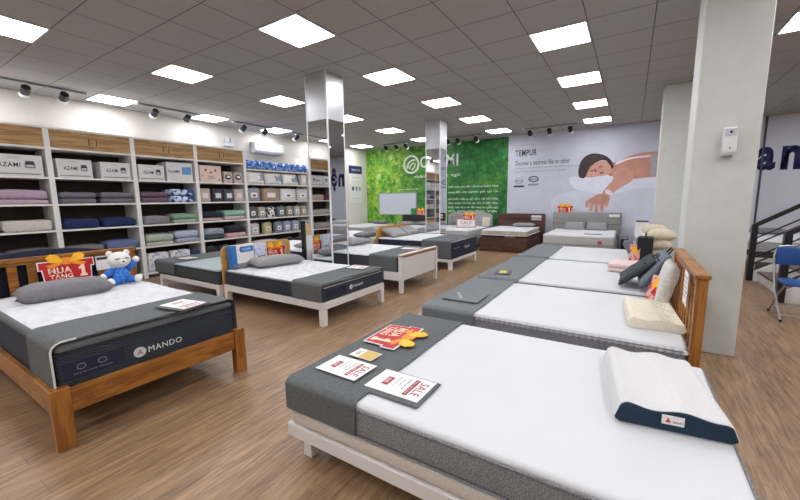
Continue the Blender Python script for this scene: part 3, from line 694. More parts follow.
# E : rolls on top
r0 = None
zt = 2.296
for k, y in enumerate((5.78, 5.99, 6.21, 6.43, 6.75, 6.97, 7.18, 7.38, 7.6)):
    lab = 'rolled blue and white pillow atop the doorless bay'
    r = .115
    if r0 is None:
        r0 = thing('rolled_pillow', lab, 'rolled pillow', (XS - .25, y, zt + r), 0, 'rolled pillows atop the doorless bay')
        MB().tube([(-.2, 0, 0), (-.19, 0, 0), (.19, 0, 0), (.2, 0, 0)], [.08, r - .008, r - .008, .08], 18).build('roll', pattern('roll_print', '3f79c8', 'dfe6f0', 11, .8, .5), r0, smooth=True)
        for rr, m in ((.085, M_BLUE), (.045, M_BLUE)):
            MB().tube([(.197, rr * math.cos(2 * PI * i / 18), rr * math.sin(2 * PI * i / 18)) for i in range(18)], .014, 6, closed=True).build('blue_band', m, r0, smooth=True)
        MB().tube([(0.02, (r - .006) * math.cos(2 * PI * i / 18), (r - .006) * math.sin(2 * PI * i / 18)) for i in range(18)], .008, 6, closed=True).build('blue_tie', M_BLUE, r0, smooth=True)
    else: dup(r0, (XS - .25, y, zt + r), label=lab).rotation_euler = (k * .7, 0, 0)
def pillow_mb(L, W, T, n=18, seed=1, puff=.5, wr=.012):
    mb = MB(); idx = {}; vs = []
    for s in (1, -1):
        for i in range(n + 1):
            for j in range(n + 1):
                u, v = -1 + 2 * i / n, -1 + 2 * j / n
                e = i in (0, n) or j in (0, n)
                if s < 0 and e: idx[(s, i, j)] = idx[(1, i, j)]; continue
                t = ((1 - u ** 4) * (1 - v ** 4)) ** puff
                x = L / 2 * u * (1 - .07 * (1 - v * v) * abs(u) ** 3); y = W / 2 * v * (1 - .07 * (1 - u * u) * abs(v) ** 3)
                z = s * T / 2 * t + (noise.noise(Vector((x * 9, y * 9, seed * 7.3 + s))) * wr * t)
                if s < 0: z *= .75
                idx[(s, i, j)] = len(vs); vs.append((x, y, z))
    fs = []
    for s in (1, -1):
        for i in range(n):
            for j in range(n):
                q = (idx[(s, i, j)], idx[(s, i + 1, j)], idx[(s, i + 1, j + 1)], idx[(s, i, j + 1)])
                fs.append(q if s > 0 else q[::-1])
    return mb.add(vs, fs)
def pillow(name, L, W, T, m, M, label, seed=1, cat='pillow', group=None, puff=.45):
    o = pillow_mb(L, W, T, seed=seed, puff=puff).build(name, m, None, smooth='all')
    o.matrix_world = M; return tag(o, label, cat, group)
def lean(x, y, z, tilt, face='+x', spin=0):
    """frame of a pillow standing on its long edge, leaning back; its face looks towards +x"""
    a = {'+x': 0, '-x': PI, '-y': -PI / 2}[face] + spin
    return Matrix.Translation((x, y, z)) @ Matrix.Rotation(a, 4, 'Z') @ Matrix.Rotation(PI / 2 - tilt, 4, 'Y') @ Matrix.Rotation(PI / 2, 4, 'Z')
Ze = [2.296, Z[1], Z[2], Z[3], Z[4]]
for y, s in ((5.98, 'first'), (6.55, 'middle'), (7.12, 'last')):
    t = thing('bagged_pillow', 'white bagged pillow with grey-blue label, %s of three on the doorless bay' % s, 'pillow', M=Matrix.Translation((XS - .16, y, Ze[1] + .155)))
    MM = Matrix.Rotation(PI / 2 - .3, 4, 'Y') @ Matrix.Rotation(PI / 2, 4, 'Z')
    pillow_mb(.56, .34, .2, seed=y).build('pillow_body', fab('e4e2de'), t, smooth='all', M=MM)
    MB().box(.0, .2, -.1, .06, .05, .09).build('label_card', mat('slate_label', '8996a6', .6, var=.08, bump=0), t, M=MM @ Matrix.Translation((.01, -.0, .01)))
pack(7.57, Ze[1], .22, .3, fab('cfc9c2'), 'upright cream pack at the end of the bagged pillows', dark=False)
for y, w, c, s in ((5.88, .36, '8e9095', 'grey slanted pack beside the fourth upright'), (6.4, .5, 'a58a76', 'tan quilt bag with white card'), (6.98, .52, 'd3d3d4', 'large white quilt bag with grey handle'), (7.5, .4, 'bfc0bc', 'pale pack printed with dark script')):
    pack(y, Ze[2], w, .33, fab(c), s + ' on the doorless bay', d=.2, dark=c != 'a58a76')
for y, c, s in ((5.82, '5a5c60', 'charcoal'), (6.09, 'a09c90', 'greige'), (6.38, None, 'black and white spotted'), (6.71, '6f7680', 'steel grey'), (7.0, '8e8678', 'taupe'), (7.27, 'a5a5a2', 'light grey'), (7.53, 'a3937f', 'sand')):
    pack(y, Ze[3], .22, .28, fab(c) if c else pattern('cow_print', '1f2022', 'cfd0d2', 14, .8, .5), s + ' bedding pack in the upper row of seven small packs', d=.14)
for y, c, s in ((5.85, 'bcbec2', 'pearl grey'), (6.24, 'b9b37c', 'pale yellow'), (6.6, '7d7f8e', 'violet grey'), (6.89, '8e93ad', 'lilac blue'), (7.19, '9599ad', 'pale lilac'), (7.52, 'a2a39c', 'stone')):
    pack(y, Ze[4], .24, .3, fab(c), s + ' bedding pack in the lower row of small packs', d=.14)
for k, y in enumerate((5.9, 6.4, 6.9, 7.4)):
    pack(y, Z[5], .4, .36, fab('2a2c33'), 'dark quilt bag low on the doorless bay', 'dark bags low on the doorless bay', dark=False, cardm=M_GREYPL)

# ------------------------------------------------------------------ beds
def mattress(x0, x1, y0, y1, z0, z1, label, side=None, topm=None, style='plain', r=.05, pillowtop=.0, base_h=0, group=None, border=None):
    """mattress lying along x; optional pale base layer, side band and top cover"""
    t = thing('mattress', label, 'mattress', ((x0 + x1) / 2, (y0 + y1) / 2, z0), 0, group)
    a, b, h = (x1 - x0) / 2, (y1 - y0) / 2, z1 - z0
    zb = 0
    if base_h:
        MB().box(-a, a, -b, b, 0, base_h).build('base_layer', M_BEIGE, t, bevel=.02, seg=3); zb = base_h
    ph = pillowtop or .03
    MB().box(-a, a, -b, b, zb, h - ph * .6).build('side_band', side or M_SIDEGREY, t, bevel=.03, seg=4)
    if border: MB().box(-a + .001, a - .001, -b + .001, b - .001, h - ph * .95, h - .012).build('pillow_top_border', border, t, bevel=min(.03, ph * .4), seg=3)
    ti = .016 if border else .004
    o = MB().box(-a + ti, a - ti, -b + ti, b - ti, h - ph, h).build('top_cover', topm or M_COVER, t, bevel=min(r, ph * .48), seg=4)
    bm = bmesh.new(); bm.from_mesh(o.data); bmesh.ops.subdivide_edges(bm, edges=[e for e in bm.edges if e.calc_length() > .4], cuts=24, use_grid_fill=True); bm.to_mesh(o.data); bm.free()
    if style != 'plain':
        for v in o.data.vertices:
            if v.co.z > h - .01: v.co.z += .006 * noise.noise(Vector((v.co.x * 6, v.co.y * 6, 3)))
    for p in o.data.polygons: p.use_smooth = True
    e = .004
    for z, rr in ((h - ph * .62, .007),) + (((zb + .012, .005),) if base_h else ()):
        MB().tube([(-a - e + .03, -b - e, z), (a + e - .03, -b - e, z), (a + e, -b - e + .03, z), (a + e, b + e - .03, z), (a + e - .03, b + e, z), (-a - e + .03, b + e, z), (-a - e, b + e - .03, z), (-a - e, -b - e + .03, z)], rr, 6, closed=True).build('piping', M_PIPEBLK if side in (M_NAVYSIDE, M_DKGREYSIDE, M_NAVY) else (M_SIDEGREY if side is M_SIDEGREY else M_PIPE), t)
    return t
def runner(xa, xb, y0, y1, ztop, drop0, drop1, label, m=None, r=.035, piping=True, seed=1, name='bed_runner', group=None, endpipe=None):
    """cloth laid across the foot of a mattress, hanging down both long sides"""
    off = .006; n = 6; pts = []
    zt = ztop + off; ya, yb = y0 - off - .004, y1 + off + .004
    for k in range(6): pts.append((ya, ztop - drop0 + (drop0 - r) * k / 6))
    for k in range(n + 1):
        a = PI - PI / 2 * k / n; pts.append((ya + r + r * math.cos(a), zt - r + r * math.sin(a)))
    m_ = 16
    for k in range(1, m_): pts.append((ya + r + (yb - ya - 2 * r) * k / m_, zt))
    for k in range(n + 1):
        a = PI / 2 - PI / 2 * k / n; pts.append((yb - r + r * math.cos(a), zt - r + r * math.sin(a)))
    for k in range(1, 7): pts.append((yb, zt - r - (drop1 - r) * k / 6))
    nx = 10; vs = []; fs = []; N = len(pts); th = .006
    for s in (0, 1):
        for i in range(nx + 1):
            x = xa + (xb - xa) * i / nx
            for j, (y, z) in enumerate(pts):
                w = noise.noise(Vector((x * 5, y * 4 + z * 3, seed * 5.1)))
                up_ = 1 if 8 < j < N - 8 else 0
                yy, zz = y, z
                if up_: zz += max(0, w) * .010 + s * th
                else:
                    sg = -1 if j < N / 2 else 1
                    yy += sg * (max(0, w) * .012 + s * th); zz += s * th * (.7 if 5 < j < N - 6 else 0)
                vs.append((x + .01 * noise.noise(Vector((y * 4, seed, 0))), yy, zz))
    def id(s, i, j): return s * (nx + 1) * N + i * N + j
    for i in range(nx):
        for j in range(N - 1):
            fs.append((id(1, i, j), id(1, i + 1, j), id(1, i + 1, j + 1), id(1, i, j + 1)))
            fs.append((id(0, i, j), id(0, i, j + 1), id(0, i + 1, j + 1), id(0, i + 1, j)))
    for j in range(N - 1):
        for i in (0, nx): fs.append((id(0, i, j), id(1, i, j), id(1, i, j + 1), id(0, i, j + 1)))
    for i in range(nx):
        for j in (0, N - 1): fs.append((id(0, i, j), id(1, i, j), id(1, i + 1, j), id(0, i + 1, j)))
    o = MB().add(vs, fs).build(name, m or M_RUNNER, None, smooth=True)
    tag(o, label, 'bed runner', group)
    if endpipe is not None:
        xe = xb if endpipe > 0 else xa
        MB().tube([(xe, y - (.006 if j < N / 2 else -.006), z + .004) for j, (y, z) in enumerate(pts[:14])], .006, 6).build('piping', M_PIPE, o, smooth=True)
    return o
def leg_box(t, x, y, w, z, m, name='leg'): return MB().box(x - w / 2, x + w / 2, y - w / 2, y + w / 2, 0, z).build(name, m, t, bevel=.004, seg=1)

# --- R1: white low platform bed nearest the camera
t = thing('bed', 'low white platform bed frame under the nearest mattress', 'bed', (0, 0, 0))
x0, x1, y0, y1 = -1.61, .43, 1.29, 2.68
for a in ((x0, x1, y0, y0 + .03), (x0, x1, y1 - .03, y1)): MB().box(*a, .145, .222).build('side_rail', M_WHITEBED, t, bevel=.003, seg=1)
for a in ((x0, x0 + .03), (x1 - .03, x1)): MB().box(*a, y0 + .031, y1 - .031, .145, .222).build('end_rail', M_WHITEBED, t, bevel=.003, seg=1)
for x in (x0 + .09, (x0 + x1) / 2, x1 - .09):
    for y in (y0 + .09, y1 - .09): leg_box(t, x, y, .065, .2, M_WHITEBED)
MB().box(x0 + .03, x1 - .03, y0 + .03, y1 - .03, .2, .221).build('slat_deck', M_WHITEBED, t)
mt = mattress(-1.59, .425, 1.3, 2.67, .223, .49, 'white topped mattress with grey woven sides nearest the camera', M_SIDEGREY, M_COVER, base_h=.082, pillowtop=.045)
# fold creases in the white cover
MB().box(-1.026 + .013, -.99, -.70, -.688, .12, .17).build('side_label', M_NAVY, mt)
runner(-1.598, -1.095, 1.3, 2.67, .49, .165, .16, 'charcoal bed runner under the two SALE placards', M_RUNNER, seed=2)
# contour pillow
def contour(L, W, h, n=22):
    """cross section along x (0..L): two lobes"""
    top = []
    for k in range(n + 1):
        u = k / n
        z = h * (.82 + .08 * math.cos(4 * PI * (u - .08)) + .08 * (1 - u))
        e = min(1, min(u, 1 - u) / .12); z *= math.sqrt(max(0, 1 - (1 - e) ** 2)) * .75 + .25 if e < 1 else 1
        top.append((L * u, z))
    bot = [(L * (1 - k / 6 * 1) * 1, .0) for k in range(1, 6)]
    return [(0, .02)] + top[0:] + [(L, .02)] + [(L - .02, 0), (.02, 0)]
def contour_pillow(L, W, h, capm, bodym, loc, rz, label, tagit=True, capw=.004):
    t = thing('contour_pillow', label, 'pillow', loc, rz)
    prof = contour(L, W, h)
    o = MB().prism(prof, 0, W, 'y').build('pillow_body', bodym, t, bevel=.012, seg=2, smooth=True)
    if capm:
        pc = [(L / 2 + (x - L / 2) * .985, max(.006, z * .96)) for x, z in prof]
        MB().prism(pc, -.006, .01, 'y').build('end_panel', capm, t, bevel=.004, seg=1)
        MB().box(L * .40, L * .58, -.009, -.004, h * .36, h * .72).build('label_tag', M_PAPER, t)
        MB().prism([(L * .43, h * .45), (L * .47, h * .45), (L * .45, h * .64)], -.0105, -.008, 'y').build('tag_emblem', M_RED, t)
        text('tag_lettering', 'azami', L * .08, h * .09, M_INK, FY((L * .53, -.0095, h * .5)), t)
    return t
contour_pillow(.44, .66, .112, M_PILNAVY, M_KNIT, (-.005, 1.80, .491), math.radians(7), 'white knitted contour pillow with navy end panel')
# --- SALE placards
def placard(M, label, word='SALE', backing=False, w=.3, h=.4):
    """sheet in its local xy plane: x reading direction"""
    t = thing('price_placard', label, 'sign', M=M)
    zz = .0
    if backing: MB().box(-w / 2 - .01, w / 2 + .035, -h / 2 - .01, h / 2 + .02, 0, .006).build('backing_folder', M_RUNNER, t, bevel=.002, seg=1); zz = .0065
    MB().box(-w / 2, w / 2, -h / 2, h / 2, zz, zz + .0015).build('sheet', M_PAPER, t)
    I = Matrix.Translation((0, 0, zz + .0017))
    text('sale_lettering', word, w * .62, h * .15, M_DKRED, I @ Matrix.Translation((0, h * .36, 0)), t, .0)
    MB().box(-w * .38, w * .38, h * .17, h * .25, zz + .001, zz + .002).build('banner_stripe', M_DKRED, t)
    text('banner_lettering', 'NỆM CHÍNH HÃNG', w * .66, h * .045, M_PAPER, Matrix.Translation((0, h * .21, zz + .0022)), t, .01)
    for k, s in enumerate(('Kích thước: 160 x 200', 'Giá gốc', 'Giá khuyến mãi')):
        text('caption_lettering', s, w * (.5, .3, .45)[k], h * .035, M_INKGREY, I @ Matrix.Translation((-w * .08, h * (.09 - .09 * k), 0)), t)
    MB().box(-w * .2, w * .2, -h * .3, -h * .18, zz + .001, zz + .002).build('price_box', M_DKRED, t)
    text('price_lettering', 'GIÁ', w * .26, h * .07, M_PAPER, Matrix.Translation((0, -h * .24, zz + .0022)), t, .01)
    return t
def flat(x, y, z, dirx, w=0):
    a = math.radians(dirx); return frame((x, y, z), (math.cos(a), math.sin(a), 0), (-math.sin(a), math.cos(a), 0))
placard(flat(-.995, 1.555, .4975, -90), 'white SALE placard on a charcoal folder, lying partly on the white mattress', backing=True, w=.22, h=.33)
placard(flat(-1.37, 1.545, .515, -91), 'white SALE placard lying on the charcoal runner corner', w=.21, h=.30)
gc = thing('gift_card', 'small gold patterned card on the charcoal runner beside the red sign', 'card', M=flat(-1.38, 1.745, .514, -92))
MB().box(-.06, .06, -.09, .09, 0, .002).build('card_base', M_PAPER, gc)
MB().box(-.055, .055, -.02, .085, .0015, .0028).build('gold_print', M_GOLD, gc)
text('card_lettering', 'VIP', .06, .04, M_INKGREY, Matrix.Translation((0, -.055, .0021)), gc)
# --- gift sign
def gift_sign_parts(t, w=.42, h=.26, d=.006):
    def out(g):
        return [(-w / 2 - g, h * .72 + g), (-w / 2 - g, h * .46 - g), (-w * .44 - g, h * .46 - g), (-w * .42 - g, -g), (w * .42 + g, -g), (w * .44 + g, h * .46 - g), (w / 2 + g, h * .46 - g), (w / 2 + g, h * .72 + g)]
    MB().prism([(x, z) for x, z in out(.009)], 0, d, 'z').build('white_border', M_PAPER, t)
    MB().prism(out(0), d, d + .002, 'z').build('red_board', M_RED, t)
    c = (0, h * .72); bow = MB()
    for s in (-1, 1):
        bow.prism([(s * .01, c[1] - .01), (s * w * .16, c[1] + h * .26), (s * w * .27, c[1] + h * .3), (s * w * .36, c[1] + h * .16), (s * w * .3, c[1] - h * .02), (s * w * .14, c[1] - h * .06)], d - .001, d + .006, 'z', 0)
        bow.prism([(s * .01, c[1] - .01), (s * w * .2, c[1] - h * .06), (s * w * .38, c[1] - h * .12), (s * w * .3, c[1] - h * .24), (s * w * .12, c[1] - h * .14)], d + .001, d + .004, 'z', 1)
    bow.prism([(-.03, c[1] - .035), (.03, c[1] - .035), (.03, c[1] + .035), (-.03, c[1] + .035)], d, d + .009, 'z', 1)
    bow.build('bow', [M_YEL, M_ORG], t, bevel=.002, seg=1)
    text('line_lettering', 'MUA', w * .42, h * .23, M_PEACH, Matrix.Translation((-w * .14, h * .38, d + .0025)), t, .03)
    text('line_lettering', 'TẶNG', w * .42, h * .27, M_PEACH, Matrix.Translation((-w * .13, h * .15, d + .0025)), t, .03)
    X, Y, W_, H_ = w * .2, h * .06, w * .16, h * .44
    MB().prism([(X + W_ * .1, Y), (X + W_ * .95, Y), (X + W_ * .95, Y + H_ * .2), (X + W_ * .75, Y + H_ * .2), (X + W_ * .75, Y + H_), (X + W_ * .4, Y + H_), (X, Y + H_ * .78), (X + W_ * .1, Y + H_ * .62), (X + W_ * .32, Y + H_ * .7), (X + W_ * .32, Y + H_ * .2), (X + W_ * .1, Y + H_ * .2)], d + .001, d + .0045, 'z').build('number_lettering', M_PEACH, t)
def signM(x, y, z, yaw_, tilt=.15):
    """upright sign: local x along reading, local y up; yaw 0 faces -y"""
    return Matrix.Translation((x, y, z)) @ Matrix.Rotation(yaw_, 4, 'Z') @ Matrix.Rotation(PI / 2 - tilt, 4, 'X')
gs = thing('gift_sign', 'red gift sign with yellow bow lying flat on the charcoal runner', 'sign', M=flat(-1.525, 2.1, .514, -88) @ Matrix.Diagonal((1, 1.32, 1, 1))); gift_sign_parts(gs)
GS = lambda M, label: dup(gs, M=M, label=label)

# --- Mando bed
t = thing('bed', 'honey brown wooden bed frame with slatted headboard, by the plush bear', 'bed')
x0, x1, y0, y1 = -4.86, -2.83, .575, 1.865
pw = .095
for y in (y0 + pw / 2, y1 - pw / 2):
    MB().box(x1 - .07, x1, y - pw / 2, y + pw / 2, 0, .39).build('leg', M_ORANGEPOST, t, bevel=.004, seg=1)
    MB().box(x0 - .045, x0 + .03, y - pw / 2 + .0, y + pw / 2, 0, .97).build('headboard_post', M_ORANGEPOST, t, bevel=.004, seg=1)
MB().box(x1 - .045, x1 - .012, y0 + pw + .001, y1 - pw - .001, .22, .375).build('foot_rail', M_ORANGEWOOD, t, bevel=.003, seg=1)
for y in (y0 + .01, y1 - .045): MB().box(x0 + .031, x1 - .072, y, y + .033, .22, .375).build('side_rail', M_ORANGEWOOD, t, bevel=.003, seg=1)
MB().box(x0 + .03, x1 - .07, y0 + .05, y1 - .05, .25, .27).build('slat_deck', M_ORANGEWOOD, t)
hb = MB().box(x0 - .05, x0 + .035, y0 - .02, y1 + .02, .955, .99).box(x0 - .02, x0 + .012, y0 + pw, y1 - pw, .925, .954).box(x0 - .02, x0 + .012, y0 + pw, y1 - pw, .45, .52)
for k in range(8):
    yc = .733 + k * .135
    hb.box(x0 - .015, x0 + .005, yc - .034, yc + .034, .52, .925)
hb.build('headboard', M_ORANGEWOOD, t, bevel=.003, seg=1)
mt = mattress(-4.815, -2.885, .63, 1.81, .272, .655, 'navy sided quilted mattress lettered MANDO on the honey brown bed', M_NAVYSIDE, M_QUILT, style='q', pillowtop=.1, border=M_RUNNER)
yc = (0.63 + 1.81) / 2
a = (4.815 - 2.885) / 2
MB().prism([(.04 * math.cos(k * PI / 8) - .145, .175 + .037 * math.sin(k * PI / 8)) for k in range(16)], a - .001, a + .003, 'x').build('logo_disc', mat('logo_silver', 'c9cacb', .5, var=.02, bump=0), mt)
text('logo_letter', 'A', .035, .036, M_DKRED, FX((a + .0035, -.145, .175)), mt, .0)
text('brand_lettering', 'MANDO', .23, .042, M_WHITELET, FX((a + .0015, .025, .177)), mt, .0, .002)
MB().box(a - .001, a + .0015, -.56, -.24, .14, .25).build('care_patch', M_NAVY, mt, bevel=.0)
for yy in (-.47, -.36): MB().tube([(a + .002, yy + .022 * math.cos(q * PI / 8), .205 + .017 * math.sin(q * PI / 8)) for q in range(16)], .0025, 5, closed=True).build('patch_emblem', M_INKGREY, mt); 
text('patch_lettering', 'memory foam', .2, .014, M_INKGREY, FX((a + .002, -.41, .165)), mt)
runner(-3.36, -2.875, .63, 1.81, .655, .30, .3, 'charcoal bed runner across the foot of the MANDO mattress', M_RUNNER, r=.06, seed=5, endpipe=1)
placard(flat(-2.99, 1.45, .682, -80), 'small SALE placard on a charcoal folder, foot of the MANDO mattress', backing=True, w=.2, h=.28)
pillow('pillow', .34, .68, .19, M_GREYPIL, Matrix.Translation((-4.36, 1.10, .71)) @ Matrix.Rotation(-.12, 4, 'Z'), 'dark grey pillow lying before the upright red gift sign', 3)
GS(signM(-4.74, 1.235, .745, PI / 2, .12), 'upright red gift sign leaning on the slatted honey brown headboard')
sh = thing('paper_notice', 'white notice pinned on the slatted headboard behind the plush bear', 'notice', M=signM(-4.822, 1.60, .78, PI / 2, 0))
MB().box(-.11, .11, 0, .15, 0, .002).build('sheet', M_PAPER, sh); MB().box(-.1, .1, .11, .14, .001, .003).build('heading_bar', M_INK, sh)

# plush bear
bt = thing('plush_bear', 'white plush bear in blue checked pyjamas sitting on the MANDO mattress', 'plush toy', (-4.48, 1.575, .662), PI / 2); bt.scale = (1.17, 1.17, 1.17)
def B(mb, name, m): return mb.build(name, m, bt, smooth='all')
# local: x right(bear's side), y backwards, z up ; faces -y
bt.rotation_euler = (0, 0, PI / 2)
M_CHECK = pattern('blue_check', '2a6cc6', '4f8fdc', 60, .85, .5)
B(MB().ball((0, 0, .075), (.075, .06, .08)), 'pyjama_body', M_CHECK)
B(MB().tube([(-.05, 0, .12), (-.09, -.015, .105), (-.115, -.02, .09)], [.035, .03, .026], 12), 'sleeve', M_BLUE)
B(MB().tube([(.05, 0, .12), (.09, -.005, .15), (.12, -.01, .185)], [.035, .03, .027], 12), 'sleeve', M_BLUE)
B(MB().ball((-.128, -.02, .083), .027), 'paw', M_PLUSH); B(MB().ball((.132, -.01, .202), .028), 'paw', M_PLUSH)
for s_ in (-1, 1):
    B(MB().tube([(s_ * .03, -.02, .035), (s_ * .07, -.05, .033), (s_ * .09, -.07, .033)], [.035, .033, .03], 12), 'trouser_leg', M_BLUE)
    B(MB().ball((s_ * .105, -.082, .036), (.034, .03, .036)), 'foot', M_PLUSH)
hd = B(MB().ball((0, -.015, .215), (.088, .07, .072)), 'head', M_PLUSH)
def BH(mb, name, m): return mb.build(name, m, hd, smooth='all')
for s_ in (-1, 1):
    BH(MB().ball((s_ * .065, -.005, .275), (.026, .015, .026)), 'ear', M_PLUSH)
    BH(MB().tube([(s_ * .05, -.075, .228), (s_ * .035, -.084, .235), (s_ * .02, -.086, .23)], .0045, 6), 'closed_eye', M_INK)
BH(MB().ball((0, -.085, .2), (.034, .02, .024)), 'muzzle', M_PLUSH); BH(MB().ball((0, -.105, .208), (.01, .006, .007)), 'nose', M_INK)
for k in range(3): BH(MB().tube([(-.05 + .05 * k, -.08, .19 - .0 * k), (-.05 + .05 * k + .001, -.081, .19)], .002, 6), 'stitch', M_INKGREY)

# --- generic white framed beds in the middle
def white_bed(x0, x1, y0, y1, label, rz=(.205, .292), lw=.075, head=None, foot=None, m=M_WHITEBED, group=None):
    t = thing('bed', label, 'bed', (0, 0, 0), 0, group)
    for y in (y0, y1 - .035): MB().box(x0, x1, y, y + .035, *rz).build('side_rail', m, t, bevel=.003, seg=1)
    for x in (x0, x1 - .035): MB().box(x, x + .035, y0 + .036, y1 - .036, *rz).build('end_rail', m, t, bevel=.003, seg=1)
    MB().box(x0 + .04, x1 - .04, y0 + .04, y1 - .04, rz[1] - .03, rz[1] - .004).build('slat_deck', m, t)
    for x in (x0 + lw / 2, x1 - lw / 2):
        for y in (y0 + lw / 2, y1 - lw / 2): leg_box(t, x, y, lw, rz[0] if foot is None or x < -4 else rz[0], m)
    return t
def arch(y0, y1, z0, z1, r, n=6):
    pts = [(y0, z0), (y1, z0)]
    for k in range(n + 1):
        a = PI / 2 * k / n; pts.append((y1 - r + r * math.cos(a), z1 - r + r * math.sin(a)))
    for k in range(n + 1):
        a = PI / 2 + PI / 2 * k / n; pts.append((y0 + r + r * math.cos(a), z1 - r + r * math.sin(a)))
    return pts
# bed 2
t = white_bed(-4.97, -2.99, 3.0, 4.26, 'white bed frame with rounded oak headboard before the near mirrored column')
MB().prism(arch(3.0, 4.26, .3, .85, .09), -5.005, -4.973, 'x').build('headboard', M_OAK, t, bevel=.004, seg=1)
for y in (3.04, 4.22): leg_box(t, -4.99, y, .06, .3, M_OAK, 'headboard_leg')
mt = mattress(-4.94, -3.0, 3.005, 4.25, .293, .51, 'dark sided mattress on the white bed with oak headboard', M_NAVYSIDE, M_QUILT, style='q', pillowtop=.05, border=M_RUNNER)
a = .97
MB().prism([(.034 * math.cos(k * PI / 8) - .1, .09 + .032 * math.sin(k * PI / 8)) for k in range(16)], a - .001, a + .003, 'x').build('logo_disc', MATS['logo_silver'], mt)
text('brand_lettering', 'MANDO', .2, .034, M_WHITELET, FX((a + .0015, .05, .092)), mt, .0, .002)
MB().box(a - .001, a + .0015, -.56, -.2, .05, .13).build('care_patch', M_NAVY, mt)
MB().tube([(a + .003, -.6, .178), (a + .003, .6, .178)], .006, 6).build('pale_welt', M_PIPE, mt)
runner(-3.5, -2.995, 3.005, 4.25, .51, .2, .2, 'grey bed runner on the white bed with oak headboard', M_RUNNER, r=.03, seed=8)
placard(flat(-3.28, 4.02, .53, -80), 'SALE placard on a grey folder, white bed with oak headboard', backing=True, w=.2, h=.26)
pillow('pillow', .36, .8, .17, M_LTGREYPIL, Matrix.Translation((-4.60, 3.66, .58)) @ Matrix.Rotation(-.25, 4, 'Z'), 'grey striped pillow on the white bed with oak headboard', 6)
GS(signM(-4.9, 3.90, .575, PI / 2, .1) @ Matrix.Scale(.98, 4), 'red gift sign leaning on the rounded oak headboard')
bx = thing('pillow_package', 'white and blue pillow package propped on the oak headboard', 'package', M=signM(-4.84, 3.27, .52, PI / 2 + .05, .06) @ Matrix.Scale(1.13, 4))
MB().box(-.17, .17, 0, .3, -.08, 0).build('carton', M_PAPER, bx, bevel=.006, seg=1)
MB().box(-.175, -.1, .002, .3, -.081, .002).build('blue_side', M_BLUECARD, bx)
MB().prism([(-.04, .2), (.15, .2), (.165, .24), (.15, .275), (-.04, .275), (-.055, .24)], 0, .002, 'z').build('blue_badge', M_BLUECARD, bx)
text('package_lettering', 'AZAMI', .13, .03, M_PAPER, Matrix.Translation((.055, .238, .003)), bx)
MB().box(-.17, .17, .0, .06, 0, .002).build('grey_band', M_INKGREY, bx)
ps = thing('pillow_package', 'pale blue patterned pillow package between the white package and red sign', 'package', M=signM(-4.86, 3.6, .52, PI / 2, .1) @ Matrix.Scale(1.13, 4))
MB().box(-.1, .1, 0, .29, -.04, 0).build('carton', pattern('pale_blue_print', 'd3d9e8', 'a9b6d4', 18, .6, .55), ps, bevel=.006, seg=1)
MB().box(-.06, .06, .05, .12, 0, .002).build('label_card', M_INKGREY, ps)
# bed 1: head to head with bed 2
t = white_bed(-6.82, -5.06, 2.97, 4.26, 'white bed frame standing head to head with the oak headboard', rz=(.2, .27))
mt = mattress(-6.93, -5.07, 2.98, 4.25, .272, .5, 'dark grey mattress beside the shelves, head to head with the oak headboard', M_DKGREYSIDE, mat('pale_teal_sheet', '9aa6a8', .8, scale=30, var=.04, bump=.2), pillowtop=.05)
runner(-6.95, -6.3, 2.98, 4.25, .5, .19, .19, 'dark grey bed runner at the shelf side foot of the dark mattress', M_RUNNER, r=.03, seed=11)
placard(flat(-6.5, 3.3, .522, -85), 'price placard lying on the dark grey mattress by the shelves', backing=True, w=.2, h=.28)
pillow('pillow', .34, .6, .1, M_GREYPIL, Matrix.Translation((-5.32, 3.95, .555)), 'dark grey pillow on the mattress behind the oak headboard', 9)
# bed 3 with white footboard
t = thing('bed', 'white painted bed frame with panel footboard and natural wood cap rails', 'bed')
x0, x1, y0, y1 = -5.0, -3.0, 4.775, 6.03
for y in (y0 + .03, y1 - .03): MB().prism([(x1 - .06, .0), (x1 - .006, 0), (x1, .2), (x1, .6), (x1 - .07, .6), (x1 - .07, .2)], y - .03, y + .03, 'y').build('leg', M_WHITEBED, t, bevel=.003, seg=1)
fb = MB().box(x1 - .05, x1 - .02, y0 + .06, y1 - .06, .2, .575).build('footboard', M_WHITEBED, t, bevel=.003, seg=1)
MB().box(x1 - .07, x1 - .012, y0 - .01, y1 + .01, .6145, .626).build('cap_rail', M_WHITEBED, t, bevel=.003, seg=1)
MB().box(x1 - .085, x1 + .012, y0 - .012, y1 + .012, .6005, .614).build('wood_trim', wood('copper_wood', 'a5683c', 'bb8050', .4), t)
for y in (y0, y1 - .03): MB().box(x0, x1 - .07, y, y + .03, .2, .34).build('side_rail', M_WHITEBED, t, bevel=.003, seg=1)
MB().box(x0 + .02, x1 - .08, y0 + .04, y1 - .04, .3, .335).build('slat_deck', M_WHITEBED, t)
for y in (y0 + .04, y1 - .04): leg_box(t, x0 + .04, y, .06, .2, M_WHITEBED)
MB().box(x0 - .045, x0 - .002, y0 - .185, y0 - .11, 0, 1.13).build('headboard_post', M_BLACK, t)
MB().box(x0 - .035, x0 - .008, y0 - .109, 5.88, .3, .86).build('headboard', M_WHITEBED, t)
MB().box(x0 - .04, x0 - .005, y0 - .109, 5.88, .861, 1.07).build('headboard_top_panel', wood('tan_panel', 'b79a6c', 'c7ac80', .5), t)
mattress(-4.98, -3.09, 4.785, 6.02, .337, .59, 'dark sided mattress between the white panel footboard and near mirrored column', M_DKGREYSIDE, M_QUILT, style='q', pillowtop=.05)
runner(-3.65, -3.095, 4.785, 6.02, .59, .24, .24, 'grey bed runner behind the white panel footboard', M_RUNNER, r=.03, seed=14)
placard(flat(-3.3, 5.55, .615, -80), 'SALE placard on the bed runner behind the white footboard', backing=True, w=.2, h=.3)
